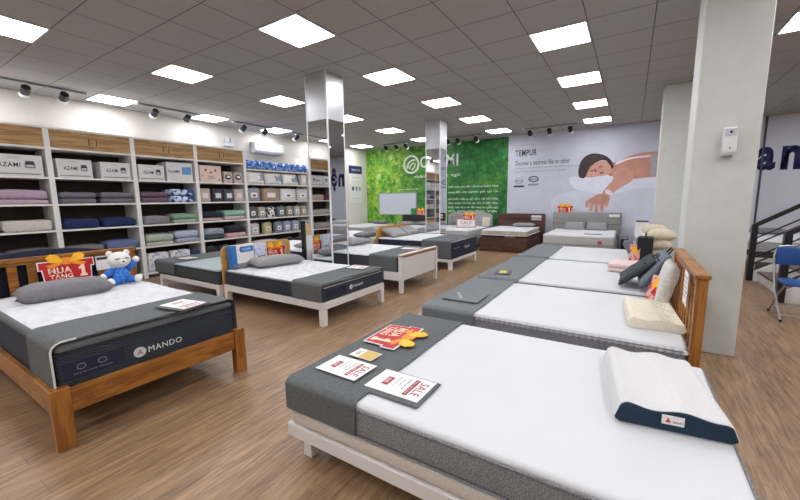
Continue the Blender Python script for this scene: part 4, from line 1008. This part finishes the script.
pillow('pillow', .36, .62, .14, M_LTGREYPIL, Matrix.Translation((-4.72, 5.7, .655)), 'grey pillow on the mattress behind the near mirrored column', 12)
# bed 4
t = white_bed(-5.0, -3.1, 6.88, 8.32, 'white bed frame under the navy mattress before the farther mirrored column', rz=(.165, .225))
MB().prism(arch(6.88, 8.32, .23, .86, .14), -5.04, -5.003, 'x').build('headboard', wood('mustard_wood', 'b08038', 'c49350', .5), t, bevel=.006, seg=1)
mt = mattress(-4.98, -3.105, 6.885, 8.315, .227, .61, 'thick navy mattress before the farther mirrored column', M_NAVY, M_QUILT, style='q', pillowtop=.05)
text('brand_lettering', 'Avando', .3, .07, M_WHITELET, FX((.9385, .15, .2)), mt, 0, .002)
text('patch_lettering', 'memory foam', .3, .05, M_INKGREY, FX((.9385, -.42, .22)), mt, 0, .002)
runner(-3.8, -3.1, 6.885, 8.315, .61, .36, .3, 'grey bed runner over the thick navy mattress', M_RUNNER, r=.03, seed=17, endpipe=None)
pillow('pillow', .4, .66, .14, M_LTGREYPIL, Matrix.Translation((-4.78, 7.32, .70)) @ Matrix.Rotation(.45, 4, 'Y'), 'grey pillow, nearer one before the mustard wood headboard', 13)
pillow('pillow', .4, .62, .15, M_LTGREYPIL, Matrix.Translation((-4.78, 7.98, .70)) @ Matrix.Rotation(.45, 4, 'Y'), 'grey pillow, farther one before the mustard wood headboard', 14)
# left column beds behind
t = white_bed(-6.9, -5.1, 4.8, 6.05, 'white bed frame in the row by the doorless shelf bay', rz=(.2, .27))
mattress(-6.92, -5.1, 4.8, 6.05, .272, .55, 'white topped mattress in the row by the doorless shelf bay', M_NAVYSIDE, M_WHITEFAB, pillowtop=.06)
pillow('pillow', .34, .6, .12, M_LTGREYPIL, Matrix.Translation((-6.6, 5.0, .61)), 'grey pillow on the mattress by the doorless shelf bay', 15)
pillow('pillow', .34, .6, .13, M_LTGREYPIL, Matrix.Translation((-5.35, 5.1, .62)), 'grey pillow behind the headboard with the black end post', 16)
t = white_bed(-6.95, -5.1, 6.88, 8.3, 'white bed frame behind the mustard wood headboard', rz=(.2, .27))
mattress(-6.96, -5.1, 6.88, 8.3, .272, .6, 'white mattress behind the mustard wood headboard', M_SIDELIGHT, M_WHITEFAB, pillowtop=.05)
pillow('pillow', .36, .7, .15, M_GREYPIL, Matrix.Translation((-5.38, 7.0, .66)), 'grey pillow behind the mustard wood headboard', 18)
pillow('pillow', .36, .7, .15, M_LTGREYPIL, Matrix.Translation((-5.38, 7.8, .66)), 'light grey pillow behind the mustard wood headboard', 19)
# navy arched bed behind Mando headboard
t = white_bed(-6.9, -5.0, .45, 1.75, 'white bed frame with arched navy headboard behind the honey brown bed', rz=(.2, .27))
pts = [(.42, .3), (1.78, .3)] + [(1.78 - 1.36 * k / 14, .92 + .13 * math.sin(PI * k / 14) ** .7) for k in range(15)]
MB().prism(pts, -4.995, -4.955, 'x').build('headboard', M_NAVY, t, bevel=.008, seg=2)
mattress(-6.9, -5.01, .46, 1.74, .272, .56, 'pale grey mattress with the arched navy headboard', M_SIDELIGHT, M_WHITEFAB, pillowtop=.05)

# --- beds along the back wall (heads at the wall, length along y)
def mattress_y(x0, x1, y0, y1, z0, z1, label, side, topm, **kw):
    t = mattress(-(y1 - y0) / 2, (y1 - y0) / 2, -(x1 - x0) / 2, (x1 - x0) / 2, z0, z1, label, side, topm, **kw)
    t.location = ((x0 + x1) / 2, (y0 + y1) / 2, z0); t.rotation_euler = (0, 0, PI / 2); return t
# far-left beds
t = white_bed(-9.05, -7.75, 9.9, 11.8, 'white bed frame in the wall corner under the information board', rz=(.2, .28))
mattress_y(-9.04, -7.76, 9.9, 11.8, .282, .56, 'white mattress in the wall corner under the information board', M_SIDELIGHT, M_WHITEFAB, pillowtop=.05)
pillow('pillow', .7, .4, .13, M_GREYPIL, Matrix.Translation((-8.2, 11.5, .62)), 'grey pillow in the wall corner before the green wall', 20)
t = white_bed(-7.35, -5.95, 9.85, 11.8, 'white bed frame with dark brown headboard before the whiteboard', rz=(.2, .28))
MB().box(-7.35, -5.9, 11.81, 11.87, 0, .92).build('headboard', M_DKBROWN, t, bevel=.004, seg=1)
mattress_y(-7.34, -5.96, 9.86, 11.79, .282, .56, 'white mattress before the dark brown headboard', M_SIDELIGHT, M_WHITEFAB, pillowtop=.05)
pillow('pillow', .62, .36, .13, M_LTGREYPIL, Matrix.Translation((-6.98, 11.5, .62)), 'light grey pillow before the dark brown headboard, nearer the whiteboard', 21)
pillow('pillow', .62, .36, .13, M_GREYPIL, Matrix.Translation((-6.3, 11.5, .62)), 'grey pillow before the dark brown headboard, nearer the mirrored column', 22)
GS(signM(-6.55, 11.8, .925, 0, .0) @ Matrix.Scale(.9, 4), 'red gift sign standing on the dark brown headboard')
gcard = MB().box(-7.0, -6.8, 11.82, 11.86, .922, 1.15).build('green_card', M_GREEN, None, bevel=.003, seg=1); tag(gcard, 'green card standing beside the red sign on the dark brown headboard', 'card')
# tufted bed
t = thing('bed', 'grey upholstered bed with curved tufted headboard at the green wall', 'bed')
def crest(x): return .93 + .14 * math.sin(PI * min(1, max(0, (x + 5.45) / 1.6))) ** .6
hbp = [(-5.45, 0), (-3.85, 0)] + [(-3.85 - 1.6 * k / 16, crest(-3.85 - 1.6 * k / 16)) for k in range(17)]
MB().prism(hbp, 11.8, 11.88, 'y').build('headboard', M_TUFT, t, bevel=.015, seg=2)
tf = MB()
for r_ in range(4):
    for c_ in range(9):
        x = -5.35 + c_ * .17 + (r_ % 2) * .085
        if x < -3.95: tf.ball((x, 11.795, .58 + r_ * .12), (.018, .012, .018), nu=8, nv=6)
tf.build('tuft_buttons', mat('tuft_button', '75736f', .8, var=.03), t)
MB().box(-5.4, -3.9, 9.85, 11.79, .08, .33).build('base', M_TUFT, t, bevel=.02)
for x in (-5.3, -4.0):
    for y in (9.95, 11.7): leg_box(t, x, y, .06, .08, M_BLACK)
mattress_y(-5.38, -3.92, 9.87, 11.78, .332, .58, 'white mattress on the grey tufted bed', M_SIDELIGHT, M_WHITEFAB, pillowtop=.05)
pillow('pillow', .6, .3, .16, M_GREYPIL, Matrix.Translation((-5.0, 11.6, .74)) @ Matrix.Rotation(1.0, 4, 'X'), 'grey pillow leaning on the tufted headboard', 23)
GS(signM(-4.27, 10.8, .82, .3, .1) @ Matrix.Scale(.95, 4), 'red gift sign above the framed notice before the tufted headboard')
fn = thing('framed_notice', 'white notice in a pinkish frame standing on the tufted bed', 'sign', M=signM(-4.35, 10.75, .59, .3, .12))
MB().box(-.28, .28, 0, .26, 0, .008).build('sheet', M_PAPER, fn)
f_ = MB()
for b in ((-.3, .3, -.004, .02), (-.3, .3, .25, .275), (-.3, -.27, .02, .25), (.27, .3, .02, .25)): f_.box(b[0], b[1], b[2], b[3], -.004, .014)
f_.build('frame', mat('rose_frame', 'b0837c', .5, var=.03), fn)
text('notice_lettering', 'SALE', .34, .1, M_DKRED, Matrix.Translation((0, .15, .009)), fn, .0)
text('notice_lettering', 'giảm giá', .25, .05, M_INKGREY, Matrix.Translation((0, .06, .009)), fn, .0)
cd = MB().box(-.12, .12, 0, .3, 0, .006).build('price_card', mat('cream_card', 'cfcab8', .6, var=.03), None); cd.matrix_world = signM(-3.96, 11.5, .59, .2, .12); tag(cd, 'cream price card beside the tufted headboard', 'card')
# brown storage bed
t = thing('bed', 'dark walnut storage bed at the edge of the green wall', 'bed')
MB().box(-3.62, -2.3, 9.98, 11.76, .005, .40).build('base', M_WALNUT, t, bevel=.004, seg=1)
MB().box(-3.66, -2.2, 11.765, 11.87, 0, 1.0).build('headboard', M_WALNUT, t, bevel=.004, seg=1)
MB().box(-3.5, -2.3, 11.72, 11.766, .86, .88).build('headboard_ledge', M_WALNUT, t)
for k in range(2): MB().box(-3.58 + k * .64, -2.98 + k * .64, 9.962, 9.982, .06, .34).build('drawer', M_WALNUT, t, bevel=.004, seg=1)
m1 = mattress_y(-3.6, -2.32, 10.0, 11.74, .402, .475, 'thin black and white mattress on the walnut storage bed', M_PIPEBLK, M_WHITEFAB, pillowtop=.02)
text('brand_lettering', 'PRIM', .26, .03, M_WHITELET, frame((-.8705, -.2, .03), (0, -1, 0), (0, 0, 1)), m1, .0, .002)
mattress_y(-3.6, -2.34, 10.02, 11.74, .478, .6, 'cream mattress with dark corner patches atop the thin one', mat('cream_side', 'b9b09c', .85, scale=10, var=.1, bump=.2), M_WHITEFAB, pillowtop=.03)
pillow('pillow', .66, .34, .13, M_LTGREYPIL, Matrix.Translation((-2.75, 11.5, .665)), 'light grey pillow on the walnut storage bed', 24)
nt = MB().box(-2.6, -2.3, 11.755, 11.762, .8, .95).build('paper_notice', M_PAPER, None); tag(nt, 'white notice on the walnut headboard', 'notice')
# grey bed
t = thing('bed', 'grey leatherette bed with wide panel headboard under the sleeping woman poster', 'bed')
MB().box(-1.97, -.2, 11.82, 11.9, 0, 1.05).build('headboard', M_GREYBED, t, bevel=.015)
for z in (.72, .86): MB().box(-1.95, -.22, 11.805, 11.822, z, z + .13).build('headboard_panel', M_GREYBED, t, bevel=.01)
MB().box(-1.92, -.25, 9.88, 11.8, .05, .3).build('base', M_GREYBED, t, bevel=.02)
for x in (-1.8, -.37):
    for y in (10.0, 11.7): leg_box(t, x, y, .06, .05, M_BLACK)
m2 = mattress_y(-1.88, -.29, 9.9, 11.78, .302, .56, 'pale grey quilted mattress on the grey panel bed', M_SIDELIGHT, M_WHITEFAB, pillowtop=.07)
MB().box(-.944, -.938, -.55, -.46, .05, .13).build('red_seal', mat('seal_red', 'a8505a', .6, var=.04), m2)
for x, s in ((-1.35, 'nearer the walnut bed'), (-.78, 'nearer the painted pillar')):
    pillow('pillow', .56, .3, .12, M_LTGREYPIL, Matrix.Translation((x, 11.66, .66)) @ Matrix.Rotation(.8, 4, 'X'), 'light grey pillow leaning on the grey headboard, ' + s, 25)
GS(signM(-1.66, 11.86, 1.052, 0, 0), 'red gift sign standing on the grey panel headboard')
nt = MB().box(-.5, -.24, 11.795, 11.803, .93, 1.0).build('paper_notice', M_PAPER, None); tag(nt, 'small white notice on the grey panel headboard', 'notice')
rl = MB().box(-.95, -.55, 10.2, 10.28, .562, .575).build('remote_folder', M_BLACK, None, bevel=.003, seg=1); tag(rl, 'thin black folder on the grey bed mattress', 'folder')
bg = MB().box(-.16, .02, 10.6, 10.9, .001, .42).build('shopping_bag', M_NAVY, None, bevel=.02); tag(bg, 'small navy bag standing between the grey bed and painted pillar', 'bag')
bh = MB().tube([(-.13, 10.75, .41), (-.11, 10.75, .5), (-.03, 10.75, .5), (-.01, 10.75, .41)], .008, 6).build('handle', M_NAVY, bg)
# white bed behind pillar 2
t = white_bed(.12, 1.45, 9.8, 11.8, 'white bed frame half hidden behind the farther painted pillar', rz=(.2, .28))
mattress_y(.13, 1.44, 9.8, 11.8, .282, .6, 'white mattress half hidden behind the farther painted pillar', M_SIDELIGHT, M_WHITEFAB, pillowtop=.05)
mattress_y(.5, 1.4, 10.3, 11.7, .602, .72, 'folded white topper atop the mattress behind the pillar', M_SIDELIGHT, M_WHITEFAB, pillowtop=.04)
st = thing('display_sign', 'white upright sign with dark heading behind the black suitcase', 'sign', M=signM(.26, 10.6, .602, 0, .05))
MB().box(-.14, .14, 0, .32, 0, .01).build('sheet', M_PAPER, st); MB().box(-.13, .13, .27, .31, .009, .012).build('heading_bar', M_INK, st)
# beds far right seen past the pillar
t = white_bed(2.05, 3.4, 9.6, 11.6, 'white bed frame beyond the stair railing', rz=(.2, .28))
mattress_y(2.06, 3.39, 9.62, 11.6, .282, .42, 'dark base mattress beyond the stair railing', M_DKGREYSIDE, M_WHITEFAB, pillowtop=.03)
mattress_y(2.06, 3.39, 9.62, 11.6, .422, .62, 'white mattress beyond the stair railing', M_SIDELIGHT, M_WHITEFAB, pillowtop=.05)
pillow('pillow', .66, .36, .14, M_GREYPIL, Matrix.Translation((2.6, 11.2, .69)), 'dark grey pillow beyond the stair railing', 27)

# --- right row beds
def right_bed(y0, y1, label_bed, label_m, label_r, seed, z1=.5, runm=M_RUNNER2, sidem=M_SIDEGREY, topm=M_COVER):
    t = thing('bed', label_bed, 'bed')
    for y in (y0, y1 - .03): MB().box(-1.6, .38, y, y + .03, .16, .24).build('side_rail', M_WHITEBED, t, bevel=.003, seg=1)
    for x in (-1.6, .35): MB().box(x, x + .03, y0 + .031, y1 - .031, .16, .24).build('end_rail', M_WHITEBED, t, bevel=.003, seg=1)
    MB().box(-1.56, .34, y0 + .04, y1 - .04, .21, .235).build('slat_deck', M_WHITEBED, t)
    for x in (-1.5, .3):
        for y in (y0 + .1, y1 - .1): leg_box(t, x, y, .065, .16, M_WHITEBED)
    m = mattress(-1.6, .38, y0, y1, .242, z1, label_m, sidem, topm, pillowtop=.045)
    r = runner(-1.61, -1.1, y0, y1, z1, .2, .2, label_r, runm, seed=seed, r=.04)
    return t, m, r
t2, m2_, r2_ = right_bed(2.93, 4.29, 'honey brown headboard bed with white rails, second in the row by the pillar', 'white mattress with scalloped edge holding the cream contour pillow', 'grey bed runner with a grey folder, second bed from the camera in the pillar row', 31)
# scalloped cover edge
sc = MB()
for k in range(34):
    x = -.07 * 0 + (-1.55 + k * .058) + .6
    sc.ball((-.46 + k * .0435, -.68, .222), (.026, .010, .018), nu=8, nv=6)
sc.build('scalloped_edge', M_WHITEFAB, m2_, smooth='all')
hb = MB(); hy0, hy1 = 2.91, 4.35
hb.box(.375, .455, hy0 - .015, hy1 + .012, .975, 1.0)
hb.box(.395, .43, hy0 + .06, hy1 - .06, .91, .974)
for k in range(9):
    yy = hy0 + .15 + k * (hy1 - hy0 - .3) / 8; hb.box(.402, .424, yy - .024, yy + .024, .4, .91)
hb.box(.395, .43, hy0 + .06, hy1 - .06, .33, .4)
hb.build('headboard', M_ORANGEWOOD, t2, bevel=.003, seg=1)
for yy in (hy0, hy1 - .065): MB().box(.385, .445, yy, yy + .062, 0, .974).build('headboard_post', M_ORANGEPOST, t2, bevel=.004, seg=1)
fo = MB().box(-1.52, -1.16, 3.15, 3.5, 0, .008).build('grey_folder', M_RUNNER2, None, bevel=.003, seg=1); fo.location = (0, 0, .524); tag(fo, 'grey folder with faint white print on the second grey bed runner', 'folder')
text('folder_lettering', 'THE GREEN', .24, .03, M_PAPER, flat(-1.40, 3.32, .009, -60), fo)
# R3, R4
right_bed(4.42, 6.22, 'white bed frame under the third mattress of the pillar row', 'white mattress holding the blush folded towels', 'grey bed runner, third bed from the camera in the pillar row', 33)
right_bed(6.38, 8.05, 'white bed frame, last one of the pillar row', 'white mattress holding the black suitcase', 'grey bed runner, last bed of the pillar row', 35)
ZM = .502
# --- things on the right row
cp_ = contour_pillow(.37, .66, .088, None, M_CREAM, (.035, 3.2, ZM), math.radians(4), 'cream dimpled contour pillow on the second mattress')
rb = MB()
for k in range(8): rb.tube([(.04 + .3 * i / 8, .05 + k * .08, .088 * (.82 + .08 * math.cos(4 * PI * ((.04 + .3 * i / 8) / .38 - .08)) + .08 * (1 - (.04 + .3 * i / 8) / .38)) - .003) for i in range(9)], .006, 6)
rb.build('moulded_ribs', M_CREAM, cp_, smooth=True)
wl = pillow('pillow', .5, .42, .13, fab('c9c6c1'), Matrix.Translation((.31, 4.06, ZM + .2)) @ Matrix.Rotation(.22, 4, 'Y') @ Matrix.Rotation(PI / 2, 4, 'Y') @ Matrix.Rotation(PI / 2, 4, 'Z'), 'off-white pillow upright against the honey brown headboard', 40, puff=.3)
fl = thing('price_flyer', 'red and yellow flyer leaning on the off-white upright pillow', 'flyer', M=signM(.215, 4.0, ZM + .003, -.95, .28))
MB().box(-.085, .085, 0, .27, 0, .006).build('sheet', pattern('flyer_pink', 'd9a5a0', 'c43a35', 16, .6, .55), fl)
MB().prism([(-.06, .17), (-.02, .26), (.03, .2), (.07, .26), (.06, .14), (0, .12)], .005, .009, 'z').build('yellow_flames', M_YEL, fl)
MB().prism([(-.04, .1), (.0, .17), (.04, .13), (.03, .08)], .006, .011, 'z').build('red_patch', M_RED, fl)
nh = thing('paper_notice', 'white notice hanging on the honey brown headboard end', 'notice', M=frame((.372, 3.25, .74), (0, -1, 0), (0, 0, 1)))
MB().box(-.1, .1, -.02, .22, 0, .002).build('sheet', M_PAPER, nh)
for k in range(5): text('notice_lettering', 'nệm cao su thiên nhiên', .16, .012, M_INKGREY, Matrix.Translation((0, .18 - k * .035, .0022)), nh)
# two dark bag pillows leaning on each other
def bag(x, y, tilt, label, m, spin, L=.62, W=.44, T=.09, seed=1):
    t = thing('bagged_pillow', label, 'pillow', M=Matrix.Translation((x, y, ZM + W / 2 * math.cos(tilt) + .04)) @ Matrix.Rotation(spin, 4, 'Z') @ Matrix.Rotation(tilt, 4, 'Y') @ Matrix.Rotation(PI / 2, 4, 'Y') @ Matrix.Rotation(PI / 2, 4, 'Z'))
    pillow_mb(L, W, T, seed=seed, puff=.3).build('bag_body', m, t, smooth='all')
    MB().tube([(-.1, W * .44, 0), (-.08, W * .44 + .07, 0), (.08, W * .44 + .07, 0), (.1, W * .44, 0)], .008, 8).build('carry_handle', M_BLACKFAB, t, smooth=True)
    MB().box(-L * .4, L * .4, W * .25, W * .28, -T * .42, T * .42).build('zip_band', M_BLACKFAB, t)
    return t
bag(.10, 4.84, .85, 'charcoal pillow bag with zip leaning over the third mattress', fab('35393f'), 0, seed=51)
bag(.25, 4.76, .6, 'slate blue pillow bag behind the charcoal zip bag', fab('6a727e'), 0, T=.12, seed=52)
for k in range(2):
    o = MB().box(-.25, .25, -.22, .22, 0, .055).build('folded_towel', M_PINK, None, bevel=.022, seg=3)
    o.matrix_world = Matrix.Translation((.06, 5.72, ZM + .001 + k * .057)) @ Matrix.Rotation(-.15, 4, 'Z'); tag(o, 'blush folded topper, %s of two on the third mattress' % ('upper' if k else 'lower'), 'folded bedding')
# suitcase, cushion, flyer, cream bolsters on R4
sc_ = thing('travel_case', 'black upright fabric case with handle on the last mattress of the pillar row', 'case', (.225, 6.66, ZM), -.05)
MB().box(-.1, .1, -.17, .17, 0, .38).build('case_body', M_BLACKFAB, sc_, bevel=.02, seg=3)
MB().box(-.115, -.09, -.15, .15, .02, .36).build('grey_side', M_GREYPIL, sc_, bevel=.01, seg=2)
MB().tube([(0, -.07, .37), (0, -.06, .43), (0, .06, .43), (0, .07, .37)], .01, 8).build('carry_handle', M_BLACKFAB, sc_, smooth=True)
fl = thing('price_flyer', 'pink and yellow flyer standing by the black case', 'flyer', M=signM(.09, 6.5, ZM + .002, -.35, .1))
MB().box(-.07, .07, 0, .27, 0, .005).build('sheet', MATS['flyer_pink'], fl); MB().prism([(-.05, .18), (-.02, .26), (.02, .21), (.055, .26), (.05, .15), (0, .13)], .004, .008, 'z').build('yellow_flames', M_YEL, fl)
pillow('cushion', .3, .26, .16, M_GREYPIL, Matrix.Translation((0.03, 7.25, ZM + .12)) @ Matrix.Rotation(1.0, 4, 'Y'), 'small dark grey cushion beside the black case', 55, cat='cushion')
for k, (x, y, z, q) in enumerate(((.40, 7.03, .085, 'lowest of the nearer stack'), (.41, 7.04, .23, 'middle of the nearer stack'), (.44, 7.05, .375, 'topmost of the nearer stack'),
                                  (.36, 7.62, .085, 'lowest of the farther stack'), (.38, 7.62, .24, 'middle of the farther stack'), (.38, 7.64, .40, 'topmost of the farther stack'))):
    pillow('pillow', .34, .5, .21, fab('cbc1a8'), Matrix.Translation((x, y, ZM + z)) @ Matrix.Rotation(.1 * (k % 3) - .1, 4, 'Z'), 'cream plump pillow beside the black case, ' + q, 60 + k, puff=.6)
# stairs
st = thing('staircase', 'white staircase with brown treads and black railing frame beside the painted pillar', 'staircase', (1.95, 7.8, 0))
n = 12; rise, run = .178, .265
for k in range(n):
    MB().box(k * run - .02, (k + 1) * run, -.74, .74, (k + 1) * rise - .03, (k + 1) * rise).build('tread', M_TREAD, st, bevel=.004, seg=1)
    MB().box(k * run, k * run + .02, -.74, .74, k * rise + .001, (k + 1) * rise - .031).build('riser', M_WHITE, st)
for y in (-.79, .755):
    MB().prism([(-.06, 0), (.2, 0), (n * run, n * rise - .3), (n * run, n * rise + .02), (.1, .28), (-.06, .17)], y, y + .035, 'y').build('stringer', M_WHITE, st)
for y, lab in ((-.8, 'near'), (.8, 'far')):
    rail = MB()
    MB().box(-.145, -.065, y - .04, y + .04, 0, .97).build('newel_post', M_BLACK, st, bevel=.003, seg=1)
    s_ = rise / run; L = n * run
    def bar(z, h, w, nm):
        MB().prism([(-.14, z - h), (-.14, z), (L, z + s_ * (L + .1)), (L, z + s_ * (L + .1) - h)], y - w, y + w, 'y').build(nm, M_BLACK, st)
    bar(.985, .075, .035, 'handrail')
    for z in (.72, .61, .38, .27): bar(z, .025, .012, 'railing_bar')
    MB().box(L - .06, L, y - .03, y + .03, n * rise - .2, .9 + s_ * (L + .1)).build('newel_post', M_BLACK, st)
# folding chair
ch = thing('folding_chair', 'blue padded folding chair with grey tube legs by the stair railing', 'chair', (1.8, 6.15, 0), 0)
wd = .215
for s in (-1, 1):
    x = s * wd
    MB().tube([(x, .33, .70), (x, .30, .62), (x, .2, .45), (x, -.02, .15), (x, -.22, .012)] if False else [(x * .93, .26, .80), (x * 1.0, .25, .72), (x, .17, .52), (x, .06, .32), (x, -.25, .012)], .0115, 10).build('front_leg', M_CHROME, ch, smooth=True)
    MB().tube([(x * .9, -.17, .425), (x * .9, .0, .3), (x * .9, .28, .012)], .0115, 10).build('rear_leg', M_CHROME, ch, smooth=True)
    for yy, xx in ((-.25, x), (.28, x * .9)): MB().tube([(xx, yy, 0), (xx, yy - .0, .03)], .015, 10).build('rubber_foot', M_BLACK, ch)
MB().tube([(-wd * .93, .26, .80), (-wd * .8, .265, .845), (-wd * .5, .27, .858), (wd * .5, .27, .858), (wd * .8, .265, .845), (wd * .93, .26, .80)], .0115, 10).build('top_tube', M_CHROME, ch, smooth=True)
MB().tube([(-wd * .9, .24, .08), (wd * .9, .24, .08)], .009, 8).build('cross_bar', M_CHROME, ch)
MB().tube([(-wd, -.2, .075), (wd, -.2, .075)], .009, 8).build('cross_bar', M_CHROME, ch)
MB().box(-.2, .2, .222, .252, .62, .845).build('backrest', M_CHAIRBLUE, ch, bevel=.012, seg=3)
MB().box(-.2, .2, -.21, .17, .425, .465).build('seat', M_CHAIRBLUE, ch, bevel=.016, seg=3)

# ------------------------------------------------------------------ world & view
w = bpy.data.worlds.new('world'); SC.world = w; w.use_nodes = True
w.node_tree.nodes['Background'].inputs[0].default_value = (.5, .55, .6, 1); w.node_tree.nodes['Background'].inputs[1].default_value = .3
SC.view_settings.view_transform = 'Standard'; SC.view_settings.look = 'None'; SC.view_settings.gamma = 1; SC.view_settings.exposure = 0
try: SC.view_settings.use_curve_mapping = False
except Exception: pass

yc_ = thing('gift_card', 'small yellow and green card on the third grey bed runner', 'card', M=flat(-1.38, 4.72, .5225, -80))
MB().box(-.13, .13, -.1, .1, 0, .004).build('card_base', M_RUNNER, yc_)
MB().box(-.09, .09, -.04, .05, .004, .0055).build('green_print', pattern('leaf_print', '8fae3a', 'd8c24a', 30, .6, .5), yc_)
